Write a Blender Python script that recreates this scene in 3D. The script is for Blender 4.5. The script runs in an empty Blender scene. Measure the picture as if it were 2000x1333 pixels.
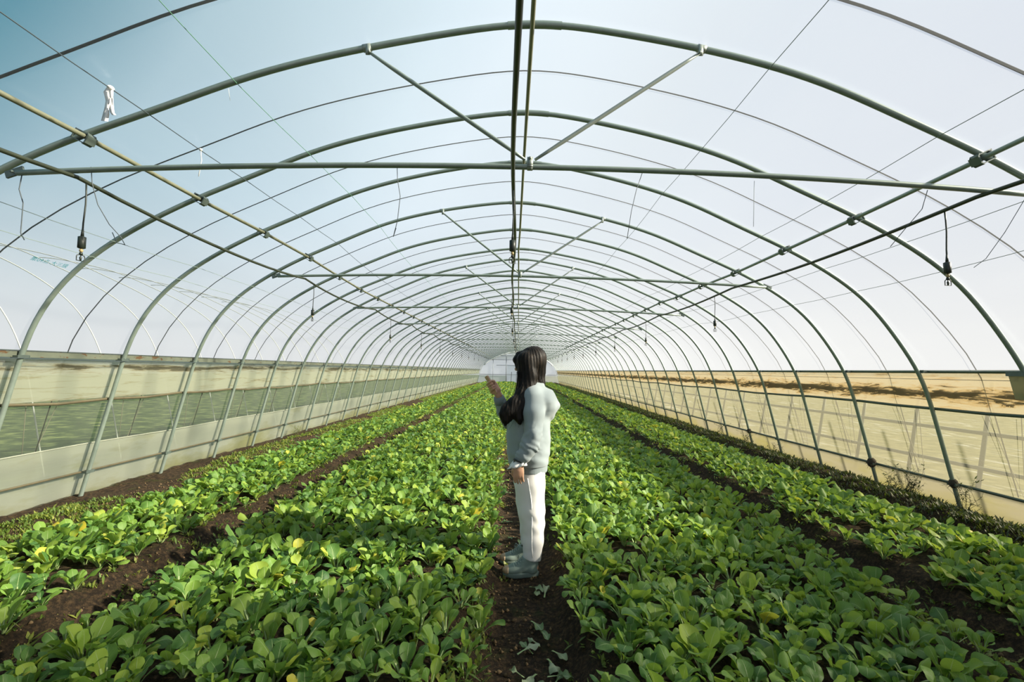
import bpy, math, random
import numpy as np
from mathutils import Matrix, Vector

# ------------------------------------------------------------------ camera, sky, sun, exposure
C = bpy.context.scene.collection
S = bpy.context.scene
CX, CZ, PITCH, ROLL, FPX = -0.112, 1.46, 0.06478, 0.01505, 889.0
_cp, _sp, _cr, _sr = math.cos(PITCH), math.sin(PITCH), math.cos(ROLL), math.sin(ROLL)
FWD = Vector((0, _cp, _sp)); UP0 = Vector((0, -_sp, _cp)); R0 = Vector((1, 0, 0))
RIGHT = R0 * _cr + UP0 * _sr; UP = UP0 * _cr - R0 * _sr
cam_d = bpy.data.cameras.new('camera'); cam = bpy.data.objects.new('camera', cam_d); C.objects.link(cam)
cam_d.sensor_width = 36.0; cam_d.lens = FPX * 36.0 / 2000.0; cam_d.clip_start = 0.05; cam_d.clip_end = 400
M = Matrix.Identity(4)
for i in range(3):
    M[i][0] = RIGHT[i]; M[i][1] = UP[i]; M[i][2] = -FWD[i]
M[0][3], M[1][3], M[2][3] = CX, 0.0, CZ
cam.matrix_world = M
S.camera = cam
S.view_settings.view_transform = 'Standard'; S.view_settings.look = 'None'
S.view_settings.exposure = 0.0; S.view_settings.gamma = 1.0; S.view_settings.use_curve_mapping = False
try:
    S.cycles.use_denoising = True
    S.cycles.max_bounces = 8; S.cycles.diffuse_bounces = 3; S.cycles.glossy_bounces = 2
    S.cycles.transmission_bounces = 5; S.cycles.transparent_max_bounces = 16
    S.cycles.sample_clamp_indirect = 6.0
except Exception:
    pass

SUN_TO = Vector((1.0, -0.12, 0.50)).normalized()         # low sun on the right
w = bpy.data.worlds.new('sky'); S.world = w; w.use_nodes = True
nt = w.node_tree; nt.nodes.clear()
N = nt.nodes.new; L = nt.links.new
tc = N('ShaderNodeTexCoord')
dot = N('ShaderNodeVectorMath'); dot.operation = 'DOT_PRODUCT'
dot.inputs[1].default_value = (-0.80, 0.0, 0.60)
L(tc.outputs['Generated'], dot.inputs[0])
mr = N('ShaderNodeMapRange'); mr.inputs['From Min'].default_value = -1.0; mr.inputs['From Max'].default_value = 1.0
L(dot.outputs['Value'], mr.inputs['Value'])
cr = N('ShaderNodeValToRGB'); L(mr.outputs['Result'], cr.inputs['Fac'])
SKY_STOPS = [(0.0, (0.66, 0.69, 0.76)), (0.36, (0.72, 0.77, 0.86)), (0.54, (0.78, 0.85, 0.93)), (0.685, (0.90, 1.01, 1.10)), (0.735, (0.83, 0.97, 1.06)),
             (0.86, (0.50, 0.68, 0.77)), (0.91, (0.12, 0.33, 0.43)), (1.0, (0.08, 0.26, 0.36))]
els = cr.color_ramp.elements
els[0].position = 0.0; els[0].color = SKY_STOPS[0][1] + (1,)
els[1].position = 1.0; els[1].color = SKY_STOPS[-1][1] + (1,)
for p_, c_ in SKY_STOPS[1:-1]:
    e_ = els.new(p_); e_.color = c_ + (1,)
sx_ = N('ShaderNodeSeparateXYZ'); L(tc.outputs['Generated'], sx_.inputs[0])
hz = N('ShaderNodeMapRange'); hz.interpolation_type = 'SMOOTHSTEP'
hz.inputs['From Min'].default_value = -0.02; hz.inputs['From Max'].default_value = 0.34; hz.inputs['To Min'].default_value = 0.88; hz.inputs['To Max'].default_value = 0.0
L(sx_.outputs['Z'], hz.inputs['Value'])
hm = N('ShaderNodeMix'); hm.data_type = 'RGBA'; hm.inputs[7].default_value = (0.85, 0.84, 0.84, 1)
L(hz.outputs['Result'], hm.inputs[0]); L(cr.outputs['Color'], hm.inputs[6])
bg = N('ShaderNodeBackground'); bg.inputs['Strength'].default_value = 1.0
L(hm.outputs[2], bg.inputs['Color'])
wo = N('ShaderNodeOutputWorld'); L(bg.outputs['Background'], wo.inputs['Surface'])

sun_d = bpy.data.lights.new('sun', 'SUN'); sun_d.energy = 14.0; sun_d.color = (1.0, 0.90, 0.72); sun_d.angle = math.radians(2.4)
sun = bpy.data.objects.new('sun', sun_d); C.objects.link(sun)
sun.rotation_euler = SUN_TO.to_track_quat('Z', 'Y').to_euler()
sun.location = SUN_TO * 40

rng = np.random.default_rng(7)
random.seed(7)
PI = math.pi

# ------------------------------------------------------------------ helpers
def tag(o, label=None, cat=None, group=None, kind=None):
    if label: o['label'] = label
    if cat: o['category'] = cat
    if group: o['group'] = group
    if kind: o['kind'] = kind
    return o

def link(o, parent=None):
    C.objects.link(o)
    if parent is not None: o.parent = parent
    return o

def np_mesh(name, V, F, mat, parent=None, smooth=True, attrs=None, loc=None):
    """V (n,3), F list of faces or (m,k) array; one mesh object."""
    me = bpy.data.meshes.new(name)
    V = np.asarray(V, dtype=np.float32).reshape(-1, 3)
    if isinstance(F, np.ndarray):
        m, k = F.shape
        me.vertices.add(len(V)); me.vertices.foreach_set('co', V.ravel())
        me.loops.add(m * k); me.loops.foreach_set('vertex_index', F.astype(np.int32).ravel())
        me.polygons.add(m); me.polygons.foreach_set('loop_start', np.arange(0, m * k, k, dtype=np.int32))
        me.polygons.foreach_set('loop_total', np.full(m, k, dtype=np.int32))
        me.update(calc_edges=True); me.validate()
    else:
        me.from_pydata(V.tolist(), [], [tuple(int(i) for i in f) for f in F]); me.update()
    if smooth: me.polygons.foreach_set('use_smooth', np.ones(len(me.polygons), dtype=bool))
    for an, av in (attrs or {}).items():
        a = me.attributes.new(an, 'FLOAT', 'POINT'); a.data.foreach_set('value', np.asarray(av, dtype=np.float32))
    me.materials.append(mat)
    o = bpy.data.objects.new(name, me)
    if loc is not None: o.location = loc
    return link(o, parent)

class MB:
    def __init__(self): self.v = []; self.f = []
    def add(self, vs, fs):
        b = len(self.v); self.v += [tuple(float(c) for c in q) for q in vs]; self.f += [tuple(b + i for i in f) for f in fs]; return self
    def tube(self, pts, r, n=8, caps=True, sx=1.0, sz=1.0):
        P = np.asarray(pts, float); m = len(P)
        R = np.full(m, r, float) if np.isscalar(r) else np.asarray(r, float)
        T = np.gradient(P, axis=0) if m > 2 else np.tile(P[-1] - P[0], (m, 1))
        T /= np.linalg.norm(T, axis=1)[:, None] + 1e-12
        a = np.array([0, 0, 1.0]) if abs(T[0][2]) < .9 else np.array([0, 1.0, 0])
        u = np.cross(T[0], a); u /= np.linalg.norm(u)
        vs = []; ang = np.linspace(0, 2 * PI, n, endpoint=False)
        for i in range(m):
            u = u - T[i] * (u @ T[i]); u /= np.linalg.norm(u) + 1e-12; v = np.cross(T[i], u)
            for t in ang: vs.append(P[i] + R[i] * (sx * math.cos(t) * u + sz * math.sin(t) * v))
        fs = [(i * n + j, i * n + (j + 1) % n, (i + 1) * n + (j + 1) % n, (i + 1) * n + j) for i in range(m - 1) for j in range(n)]
        if caps: fs += [tuple(range(n - 1, -1, -1)), tuple((m - 1) * n + j for j in range(n))]
        return self.add(vs, fs)
    def box(self, c, s, rot=None):
        vs = [Vector(((i & 1) - .5, ((i >> 1) & 1) - .5, (i >> 2) - .5)) for i in range(8)]
        vs = [Vector((q.x * s[0], q.y * s[1], q.z * s[2])) for q in vs]
        if rot is not None: vs = [rot @ q for q in vs]
        vs = [q + Vector(c) for q in vs]
        return self.add(vs, [(0, 2, 3, 1), (4, 5, 7, 6), (0, 1, 5, 4), (2, 6, 7, 3), (0, 4, 6, 2), (1, 3, 7, 5)])
    def ball(self, c, r, n=8, m=6):
        rr = (r, r, r) if np.isscalar(r) else r
        vs = [(c[0], c[1], c[2] - rr[2])]
        for i in range(1, m):
            t = -PI / 2 + PI * i / m
            for j in range(n):
                p = 2 * PI * j / n; vs.append((c[0] + rr[0] * math.cos(t) * math.cos(p), c[1] + rr[1] * math.cos(t) * math.sin(p), c[2] + rr[2] * math.sin(t)))
        vs.append((c[0], c[1], c[2] + rr[2])); e = len(vs) - 1
        fs = [(0, 1 + (j + 1) % n, 1 + j) for j in range(n)]
        for i in range(m - 2):
            for j in range(n): fs.append((1 + i * n + j, 1 + i * n + (j + 1) % n, 1 + (i + 1) * n + (j + 1) % n, 1 + (i + 1) * n + j))
        fs += [(1 + (m - 2) * n + j, 1 + (m - 2) * n + (j + 1) % n, e) for j in range(n)]
        return self.add(vs, fs)
    def build(self, name, mat, parent=None, smooth=True):
        o = np_mesh(name, self.v, self.f, mat, parent, smooth)
        return o

def copy_tree(o, parent=None):
    c = o.copy(); link(c, parent)
    for ch in o.children: copy_tree(ch, c)
    return c

ORD = ['zeroth', 'first', 'second', 'third', 'fourth', 'fifth', 'sixth', 'seventh', 'eighth', 'ninth', 'tenth', 'eleventh', 'twelfth', 'thirteenth',
       'fourteenth', 'fifteenth', 'sixteenth', 'seventeenth', 'eighteenth', 'nineteenth']
TENS = {2: ('twentieth', 'twenty'), 3: ('thirtieth', 'thirty'), 4: ('fortieth', 'forty'), 5: ('fiftieth', 'fifty')}
def nth(n):
    if n < 20: return ORD[n]
    a, b = TENS[n // 10]
    return a if n % 10 == 0 else b + '-' + ORD[n % 10]

def vnoise2(x, y, seed=0):
    """smooth value noise on arrays, -1..1"""
    xi = np.floor(x).astype(np.int64); yi = np.floor(y).astype(np.int64)
    fx = x - xi; fy = y - yi; fx = fx * fx * (3 - 2 * fx); fy = fy * fy * (3 - 2 * fy)
    def h(a, b):
        n = (a * 374761393 + b * 668265263 + seed * 974711) & 0x7fffffff
        n = ((n ^ (n >> 13)) * 1274126177) & 0x7fffffff
        return ((n ^ (n >> 16)) & 0xffff) / 32767.5 - 1.0
    return (h(xi, yi) * (1 - fx) + h(xi + 1, yi) * fx) * (1 - fy) + (h(xi, yi + 1) * (1 - fx) + h(xi + 1, yi + 1) * fx) * fy

# ------------------------------------------------------------------ materials
class MT:
    """tiny node builder"""
    def __init__(self, name):
        self.m = bpy.data.materials.new(name); self.m.use_nodes = True
        self.t = self.m.node_tree; self.t.nodes.clear(); self.out = self.n('ShaderNodeOutputMaterial')
    def n(self, kind, **kw):
        x = self.t.nodes.new(kind)
        for k, v in kw.items():
            if k == 'ins':
                for kk, vv in v.items():
                    if hasattr(vv, 'is_output') or isinstance(vv, bpy.types.NodeSocket): self.t.links.new(vv, x.inputs[kk])
                    else: x.inputs[kk].default_value = vv
            else: setattr(x, k, v)
        return x
    def noise(self, scale, detail=4, rough=.55, vec=None, dist=0.0):
        x = self.n('ShaderNodeTexNoise', ins={'Scale': scale, 'Detail': detail, 'Roughness': rough, 'Distortion': dist})
        if vec is not None: self.t.links.new(vec, x.inputs['Vector'])
        return x.outputs['Fac']
    def obj(self, scale=(1, 1, 1)):
        tc = self.n('ShaderNodeTexCoord'); mp = self.n('ShaderNodeMapping', ins={'Vector': tc.outputs['Object'], 'Scale': scale}); return mp.outputs['Vector']
    def ramp(self, fac, stops):
        x = self.n('ShaderNodeValToRGB', ins={'Fac': fac}); e = x.color_ramp.elements
        e[0].position, e[0].color = stops[0][0], tuple(stops[0][1]) + (1,)
        e[1].position, e[1].color = stops[-1][0], tuple(stops[-1][1]) + (1,)
        for p, c in stops[1:-1]:
            q = e.new(p); q.color = tuple(c) + (1,)
        return x.outputs['Color']
    def mix(self, f, a, b):
        x = self.n('ShaderNodeMix', data_type='RGBA'); s = self.t.links.new
        for i, v in ((0, f), (6, a), (7, b)):
            if isinstance(v, bpy.types.NodeSocket): s(v, x.inputs[i])
            else: x.inputs[i].default_value = v if i == 0 else tuple(v) + (1,)
        return x.outputs[2]
    def math(self, op, a, b=0.0, c=0.0, clamp=False):
        x = self.n('ShaderNodeMath', operation=op, use_clamp=clamp)
        for i, v in enumerate((a, b, c)):
            if isinstance(v, bpy.types.NodeSocket): self.t.links.new(v, x.inputs[i])
            else: x.inputs[i].default_value = v
        return x.outputs[0]
    def bump(self, h, strength=.3, dist=.01):
        return self.n('ShaderNodeBump', ins={'Height': h, 'Strength': strength, 'Distance': dist}).outputs['Normal']
    def princ(self, color, rough=.5, metal=0.0, spec=.5, normal=None):
        x = self.n('ShaderNodeBsdfPrincipled')
        for k, v in (('Base Color', color), ('Roughness', rough), ('Metallic', metal), ('Specular IOR Level', spec)):
            if isinstance(v, bpy.types.NodeSocket): self.t.links.new(v, x.inputs[k])
            else: x.inputs[k].default_value = (tuple(v) + (1,)) if k == 'Base Color' else v
        if normal is not None: self.t.links.new(normal, x.inputs['Normal'])
        return x.outputs[0]
    def mixsh(self, f, a, b):
        x = self.n('ShaderNodeMixShader'); s = self.t.links.new
        if isinstance(f, bpy.types.NodeSocket): s(f, x.inputs[0])
        else: x.inputs[0].default_value = f
        s(a, x.inputs[1]); s(b, x.inputs[2]); return x.outputs[0]
    def done(self, sh):
        self.t.links.new(sh, self.out.inputs['Surface']); return self.m

def simple(name, col, rough=.5, metal=0.0, var=.25, scale=30, spec=.5):
    m = MT(name); v = m.obj()
    c = m.mix(m.noise(scale, 3, .6, v), [x * (1 - var) for x in col], [min(1, x * (1 + var)) for x in col])
    return m.done(m.princ(c, rough, metal, spec))

def pipe_mat(name, a, b, rust=.0, rough=.42):
    m = MT(name); v = m.obj((1, 1, 1))
    c = m.mix(m.noise(14, 5, .65, v), a, b)
    if rust:
        f = m.math('GREATER_THAN', m.noise(9, 5, .7, m.obj((1, 1, 1.7))), 1 - rust); c = m.mix(f, c, (.13, .075, .035))
    return m.done(m.princ(c, rough, .35, .5, m.bump(m.noise(120, 2, .5, v), .06, .002)))

GALV = pipe_mat('galvanised_steel', (.17, .22, .185), (.29, .35, .31))
GALV_P = pipe_mat('weathered_zinc', (.15, .155, .10), (.27, .275, .185), rough=.45)
GALV_L = pipe_mat('flattened_steel', (.22, .265, .235), (.33, .37, .335))
DARKPIPE = pipe_mat('dark_rail_steel', (.05, .075, .06), (.10, .13, .10), rust=.33)
CLAMP = pipe_mat('dark_clamp_steel', (.06, .085, .075), (.13, .165, .15))
CHANNEL = pipe_mat('aluminium_channel', (.11, .13, .10), (.21, .23, .17), rust=.40)
HOSE = pipe_mat('black_water_hose', (.022, .03, .02), (.055, .065, .04), rough=.45)
MUDPIPE = pipe_mat('muddy_pipe', (.085, .07, .04), (.19, .165, .10), rust=.3)
ROPE = simple('dark_press_rope', (.004, .006, .008), .9, spec=.03)
ROPE_T = simple('weathered_rope', (.14, .13, .09), .8)
STRING = simple('grey_nylon_line', (.20, .26, .23), .6)
STRING_W = simple('white_twine', (.75, .76, .72), .8)
WIRE = simple('thin_dark_wire', (.05, .07, .08), .5)
RAG = simple('white_plastic_strip', (.80, .80, .78), .5)
BLACKPL = simple('black_plastic', (.018, .026, .02), .45)
BRASS = simple('tan_plastic', (.42, .32, .15), .4)
MUD = simple('caked_mud', (.045, .035, .025), .95, var=.5)

def film_mat(name, opacity, tint, scatter, dirt=None, rough_bump=.0, gloss=.05):
    """polythene: mostly see-through, partly scattering on both sides"""
    m = MT(name); v = m.obj()
    lw = m.n('ShaderNodeLayerWeight', ins={'Blend': .28})
    fac = m.math('ADD', opacity, m.math('MULTIPLY', lw.outputs['Facing'], .15), clamp=True)
    fac = m.math('ADD', fac, m.math('MULTIPLY', m.math('SUBTRACT', m.noise(1.3, 5, .6, m.obj((1, .35, 1))), .5), .12), clamp=True)
    nrm = m.bump(m.noise(2.2, 4, .6, m.obj((1, .3, 2.5))), rough_bump, .03) if rough_bump else None
    col = scatter
    if dirt is not None: col, fac = dirt(m, col, fac)
    tr = m.n('ShaderNodeBsdfTransparent', ins={'Color': tuple(tint) + (1,)}).outputs[0]
    t2 = m.n('ShaderNodeBsdfTranslucent'); d2 = m.n('ShaderNodeBsdfDiffuse')
    for x in (t2, d2):
        if isinstance(col, bpy.types.NodeSocket): m.t.links.new(col, x.inputs['Color'])
        else: x.inputs['Color'].default_value = tuple(col) + (1,)
        if nrm is not None: m.t.links.new(nrm, x.inputs['Normal'])
    sc = m.mixsh(.42, t2.outputs[0], d2.outputs[0])
    sh = m.mixsh(fac, tr, sc)
    g = m.n('ShaderNodeBsdfGlossy', ins={'Roughness': .28, 'Color': (1, 1, 1, 1)})
    return m.done(m.mixsh(gloss, sh, g.outputs[0]))

def stain_top(m, col, fac):
    # brown-black algae stains in long streaks below the rail
    v = m.obj((1, .9, 8)); n = m.noise(3.4, 9, .74, v, .9)
    sx = m.n('ShaderNodeSeparateXYZ', ins={'Vector': m.n('ShaderNodeTexCoord').outputs['Object']})
    z = sx.outputs['Z']
    band = m.math('SUBTRACT', 1.0, m.math('MULTIPLY', m.math('ABSOLUTE', m.math('SUBTRACT', z, 1.285)), 8.5), clamp=True)
    band2 = m.math('SUBTRACT', 1.0, m.math('MULTIPLY', m.math('ABSOLUTE', m.math('SUBTRACT', z, 1.47)), 14.0), clamp=True)
    a = m.math('ADD', n, m.math('ADD', m.math('MULTIPLY', band, .28), m.math('MULTIPLY', band2, .05)))
    f = m.n('ShaderNodeMapRange', ins={'Value': a, 'From Min': .665, 'From Max': .685}).outputs[0]
    y = m.n('ShaderNodeMapRange', ins={'Value': a, 'From Min': .55, 'From Max': .68}).outputs[0]
    c = m.mix(y, col, (.52, .33, .12)); c = m.mix(f, c, (.022, .013, .006))
    return c, m.math('MAXIMUM', fac, m.math('MULTIPLY', f, .97))

def stain_left(m, col, fac):
    v = m.obj((1, .6, 8)); n = m.noise(2.2, 7, .7, v, .5)
    sx = m.n('ShaderNodeSeparateXYZ', ins={'Vector': m.n('ShaderNodeTexCoord').outputs['Object']})
    z = sx.outputs['Z']
    band = m.math('SUBTRACT', 1.0, m.math('MULTIPLY', m.math('ABSOLUTE', m.math('SUBTRACT', z, 1.43)), 13.0), clamp=True)
    a = m.math('ADD', n, m.math('MULTIPLY', band, .17))
    y = m.n('ShaderNodeMapRange', ins={'Value': a, 'From Min': .54, 'From Max': .66}).outputs[0]
    f = m.n('ShaderNodeMapRange', ins={'Value': a, 'From Min': .64, 'From Max': .69}).outputs[0]
    c = m.mix(m.math('MULTIPLY', y, .8), col, (.40, .29, .12)); c = m.mix(f, c, (.10, .065, .025))
    return c, m.math('MAXIMUM', fac, m.math('MULTIPLY', y, .96))

def algae(m, col, fac):
    # green-yellow algae creeping up the skirt film
    n = m.noise(1.6, 6, .65, m.obj((1, .5, 1.6)))
    sx = m.n('ShaderNodeSeparateXYZ', ins={'Vector': m.n('ShaderNodeTexCoord').outputs['Object']})
    low = m.n('ShaderNodeMapRange', ins={'Value': sx.outputs['Z'], 'From Min': .05, 'From Max': .40, 'To Min': .18, 'To Max': -.14}).outputs[0]
    f = m.n('ShaderNodeMapRange', ins={'Value': m.math('ADD', n, low), 'From Min': .43, 'From Max': .64}).outputs[0]
    return m.mix(m.math('MULTIPLY', f, .85), col, (.40, .37, .12)), fac

FILM = film_mat('clear_cover_film', .12, (.97, .985, 1.0), (.54, .565, .60), rough_bump=.12)
FILM_SIDE = film_mat('clear_side_film', .14, (.90, .93, .88), (.46, .48, .39), rough_bump=.25)
FILM_SIDE_R = film_mat('hazy_side_film', .34, (.66, .65, .56), (.32, .305, .235), rough_bump=.25)
CURTAIN_R = film_mat('dirty_backlit_film', .80, (.95, .93, .86), (.60, .53, .41), dirt=stain_top, rough_bump=.2, gloss=.03)
CURTAIN_L = film_mat('dirty_curtain_film', .85, (.92, .92, .86), (.70, .66, .54), dirt=stain_left, rough_bump=.25, gloss=.03)
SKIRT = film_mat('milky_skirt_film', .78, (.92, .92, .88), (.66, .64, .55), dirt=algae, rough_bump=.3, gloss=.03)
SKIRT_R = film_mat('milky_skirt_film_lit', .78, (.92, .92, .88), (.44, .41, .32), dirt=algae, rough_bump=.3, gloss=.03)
ENDFILM = film_mat('end_wall_film', .62, (.92, .95, 1.0), (.86, .89, .94), rough_bump=.2)

def soil_mat():
    m = MT('garden_soil'); v = m.obj()
    n1 = m.noise(3.2, 6, .6, v); n2 = m.noise(38, 6, .72, v); n3 = m.noise(160, 3, .6, v)
    c = m.ramp(n2, [(.28, (.012, .009, .006)), (.47, (.046, .031, .018)), (.60, (.13, .082, .040)), (.8, (.30, .21, .11))])
    c = m.mix(m.math('MULTIPLY', n1, .45), c, (.035, .026, .016))
    moss = m.n('ShaderNodeMapRange', ins={'Value': m.noise(5.5, 5, .65, v), 'From Min': .55, 'From Max': .70}).outputs[0]
    c = m.mix(m.math('MULTIPLY', moss, .55), c, (.055, .075, .018))
    h = m.math('ADD', m.math('MULTIPLY', n2, 1.0), m.math('MULTIPLY', n3, .35))
    return m.done(m.princ(c, .95, 0, .2, m.bump(h, 1.0, .06)))
SOIL = soil_mat()
CLOD = simple('soil_crumb', (.14, .095, .050), .95, var=.8, scale=25, spec=.2)

def leaf_mat(name, stops, transl=(.42, .58, .06), vein=(.38, .50, .20), tr=.38, use_part=False):
    m = MT(name)
    at = lambda a: m.n('ShaderNodeAttribute', attribute_name=a).outputs['Fac']
    u, vv, ti = at('leaf_u'), at('leaf_v'), at('tint')
    oi = m.n('ShaderNodeObjectInfo').outputs['Random']
    t = m.math('ADD', ti, m.math('MULTIPLY', m.math('SUBTRACT', oi, .5), .12), clamp=True)
    c = m.ramp(t, stops)
    au = m.math('ABSOLUTE', u)
    mid = m.math('SUBTRACT', 1.0, m.math('DIVIDE', au, m.math('SUBTRACT', .11, m.math('MULTIPLY', vv, .075))), clamp=True)
    ph = m.math('SUBTRACT', m.math('MULTIPLY', vv, 6.5), m.math('MULTIPLY', au, 2.6))
    fr = m.math('ABSOLUTE', m.math('SUBTRACT', m.math('FRACT', ph), .5))
    side = m.math('MULTIPLY', m.math('SUBTRACT', 1.0, m.math('MULTIPLY', fr, 16.0), clamp=True), m.math('SUBTRACT', 1.0, au, clamp=True))
    ve = m.math('MAXIMUM', mid, m.math('MULTIPLY', side, .42))
    c = m.mix(ve, c, vein)
    hgt = m.math('SUBTRACT', m.math('MULTIPLY', m.noise(60, 3, .6, m.obj()), .5), ve)
    nrm = m.bump(hgt, .35, .004)
    c2 = m.mix(.5, c, transl)
    if use_part:
        pt = at('stalk'); c = m.mix(pt, c, (.36, .47, .19)); c2 = m.mix(pt, c2, (.40, .52, .2))
    pb = m.princ(c, .52, 0, .42, nrm)
    tb = m.n('ShaderNodeBsdfTranslucent', ins={'Color': c2, 'Normal': nrm}).outputs[0]
    return m.done(m.mixsh(tr, pb, tb))
GREENS = [(0.0, (.026, .095, .024)), (.30, (.075, .185, .036)), (.52, (.17, .31, .045)), (.75, (.32, .43, .055)), (.92, (.45, .50, .07)), (1.0, (.62, .52, .05))]
LEAF = leaf_mat('pak_choi_leaf', GREENS, use_part=True)
STALK = simple('pale_green_stalk', (.36, .47, .19), .4, var=.25, scale=20)
WILT = leaf_mat('wilted_leaf', [(0.0, (.08, .15, .05)), (.5, (.17, .25, .10)), (1.0, (.36, .40, .26))], transl=(.4, .45, .25), vein=(.5, .55, .38), tr=.12)
WEED = leaf_mat('weed_leaf', [(0.0, (.035, .075, .012)), (.5, (.10, .17, .025)), (1.0, (.30, .30, .05))], tr=.35)
DARKWEED = leaf_mat('bank_weed_leaf', [(0.0, (.008, .013, .005)), (.5, (.022, .032, .009)), (1.0, (.075, .07, .02))], tr=.15)

# ------------------------------------------------------------------ greenhouse profile
PR = [4.1384, 3.782, 3.2476, 2.7956, 2.5376, 2.3363, 2.2101, 2.1581, 2.1755]
_rr = np.array([2 * PR[0] - PR[1]] + PR + [PR[-2]])
def rho(t):
    t = np.clip(t, 0, PI / 2) / (PI / 2) * 8
    i = np.clip(np.floor(t).astype(int), 0, 7); q = t - i
    a, b, c, e = _rr[i], _rr[i + 1], _rr[i + 2], _rr[i + 3]
    return .5 * (2 * b + (c - a) * q + (2 * a - 5 * b + 4 * c - e) * q ** 2 + (3 * b - a - 3 * c + e) * q ** 3)
# hand-bent: every near arch leans and bows a little differently   (dy, bow polynomial)
BENT = {1: (-.007, [.3083, .1306, .0189, -.0305, -.0486, -.0073]), 2: (.019, [-.0053, .0738, .0555, -.0994, .0386, .0258]),
        3: (-.001, [-.0217, .0858, .0177, -.1426, .0785, .0532]), 4: (.051, [-.0924, -.0214, .1396, .0108]),
        5: (.06, [.0221, .0493, -.0238]), 6: (.048, [.0505, .0362, -.0521])}
NARCH = 48
def drift(y): return np.maximum(0, np.asarray(y, float) - 8.0) * .0150
def arch_y(n): return 2.70 + (n - 1) + (BENT[n][0] if n in BENT else 0.0)
def leg_x(z): return 4.116 + (1.512 - z) * (4.391 - 4.116) / (1.512 - .375)
def _raw(n, t):
    r0 = rho(np.minimum(t, PI - t))
    if n in BENT:
        u = (t - PI / 2) / (PI / 2); wt = np.clip((1 - np.abs(u)) / (1 - (.74 if n == 1 else .94)), 0, 1); wt = wt * wt * (3 - 2 * wt)
        r0 = r0 + wt * np.polyval(BENT[n][1], u)
    return r0 * np.cos(t), 1.46 + r0 * np.sin(t)
_CURVE = {}
def curve(n):
    """bent pipe of arch n as a dense smooth line from the right foot over the ridge to the left foot"""
    k = n if n in BENT else 0
    if k not in _CURVE:
        t = np.linspace(.01, PI - .01, 400); x, z = _raw(k if k else 99, t)
        zl = np.linspace(-.06, 1.44, 80)
        P = np.concatenate([np.stack([leg_x(zl), zl], 1), np.stack([x, z], 1), np.stack([-leg_x(zl[::-1]), zl[::-1]], 1)])
        L_ = np.concatenate([[0], np.cumsum(np.linalg.norm(np.diff(P, axis=0), axis=1))]); q = np.arange(0, L_[-1], .02)
        P = np.stack([np.interp(q, L_, P[:, 0]), np.interp(q, L_, P[:, 1])], 1)
        g = np.exp(-.5 * (np.arange(-45, 46) * .02 / .24) ** 2); g /= g.sum()
        pad = np.concatenate([2 * P[0] - P[45:0:-1], P, 2 * P[-1] - P[-2:-47:-1]])
        P = np.stack([np.convolve(pad[:, 0], g, 'valid'), np.convolve(pad[:, 1], g, 'valid')], 1)
        _CURVE[k] = (P, np.unwrap(np.arctan2(P[:, 1] - 1.46, P[:, 0])))
    return _CURVE[k]
def arch_pt(n, t, off=0.0):
    """point(s) of arch n at angle t (0 = right rail, pi = left rail); off pushes outward"""
    t = np.atleast_1d(np.asarray(t, float)); P, A_ = curve(n)
    x = np.interp(t, A_, P[:, 0]) + off * np.cos(t); z = np.interp(t, A_, P[:, 1]) + off * np.sin(t)
    y = arch_y(n)
    return np.stack([x + float(drift(y)), np.full_like(x, y), z], 1)
def leg_pt(n, side, z, off=0.0):
    y = arch_y(n); return (side * (leg_x(z) + off) + float(drift(y)), y, z)
def t_at_x(n, x):
    ts = np.linspace(.15, PI - .15, 900); P = arch_pt(n, ts); k = np.argmin(np.abs(P[:, 0] - float(drift(arch_y(n))) - x)); return ts[k]
def arch_in(n, x, d):
    """point below arch n at lateral position x, d below the pipe centre (towards the inside)"""
    t = t_at_x(n, x); p = arch_pt(n, t)[0]; q = arch_pt(n, t, -d)[0]; return q
ARCH_R = .0195

# ------------------------------------------------------------------ ground
def bed_height(xs):
    a = np.abs(xs)
    def sm(e0, e1, v): q = np.clip((v - e0) / (e1 - e0), 0, 1); return q * q * (3 - 2 * q)
    h = .125 * sm(.17, .34, a) * (1 - sm(2.18, 2.36, a))
    h = h + (.01) * (sm(2.18, 2.36, a)) + .115 * sm(2.48, 2.66, a) * (1 - sm(3.52, 3.74, a))
    h = h + .055 * sm(3.52, 3.74, a)
    h = h + np.where(xs > 0, .15 * sm(3.72, 4.0, a) * (1 - .75 * sm(4.1, 4.4, a)), .06 * sm(3.8, 4.05, a))
    return h
def soil_z(x, y):
    xs = x - drift(y)
    h = bed_height(xs + .03 * vnoise2(x * 0 + 3.3, y * .9, 5) + .02 * vnoise2(x * 2, y * 2.7, 6))
    near = np.clip(1.4 - y / 14, .25, 1)
    rough = .55 + .45 * (np.abs(xs) > .2)
    return h + near * rough * (.016 * vnoise2(x * 4.1, y * 4.1, 1) + .011 * vnoise2(x * 11, y * 11, 2) + .008 * vnoise2(x * 27, y * 27, 3))
xs = np.arange(-4.75, 4.76, .038)
ys = [-3.2]
while ys[-1] < 51.5: ys.append(ys[-1] + (.035 if 1.5 < ys[-1] < 5.5 else .035 + max(0, abs(ys[-1] - 3.5) - 2) * .012))
ys = np.array(ys)
X, Y = np.meshgrid(xs, ys); Xd = X + drift(Y); Z = soil_z(Xd, Y)
V = np.stack([Xd, Y, Z], 2).reshape(-1, 3); nx = len(xs); ny = len(ys)
ii = (np.arange(ny - 1)[:, None] * nx + np.arange(nx - 1)[None, :]).ravel()
F = np.stack([ii, ii + 1, ii + nx + 1, ii + nx], 1)
floor = np_mesh('floor', V, F, SOIL); tag(floor, 'raised brown soil beds and furrows on the greenhouse floor', 'ground', kind='structure')
def ground_at(x, y): return float(soil_z(np.array([x], float), np.array([y], float))[0])

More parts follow.
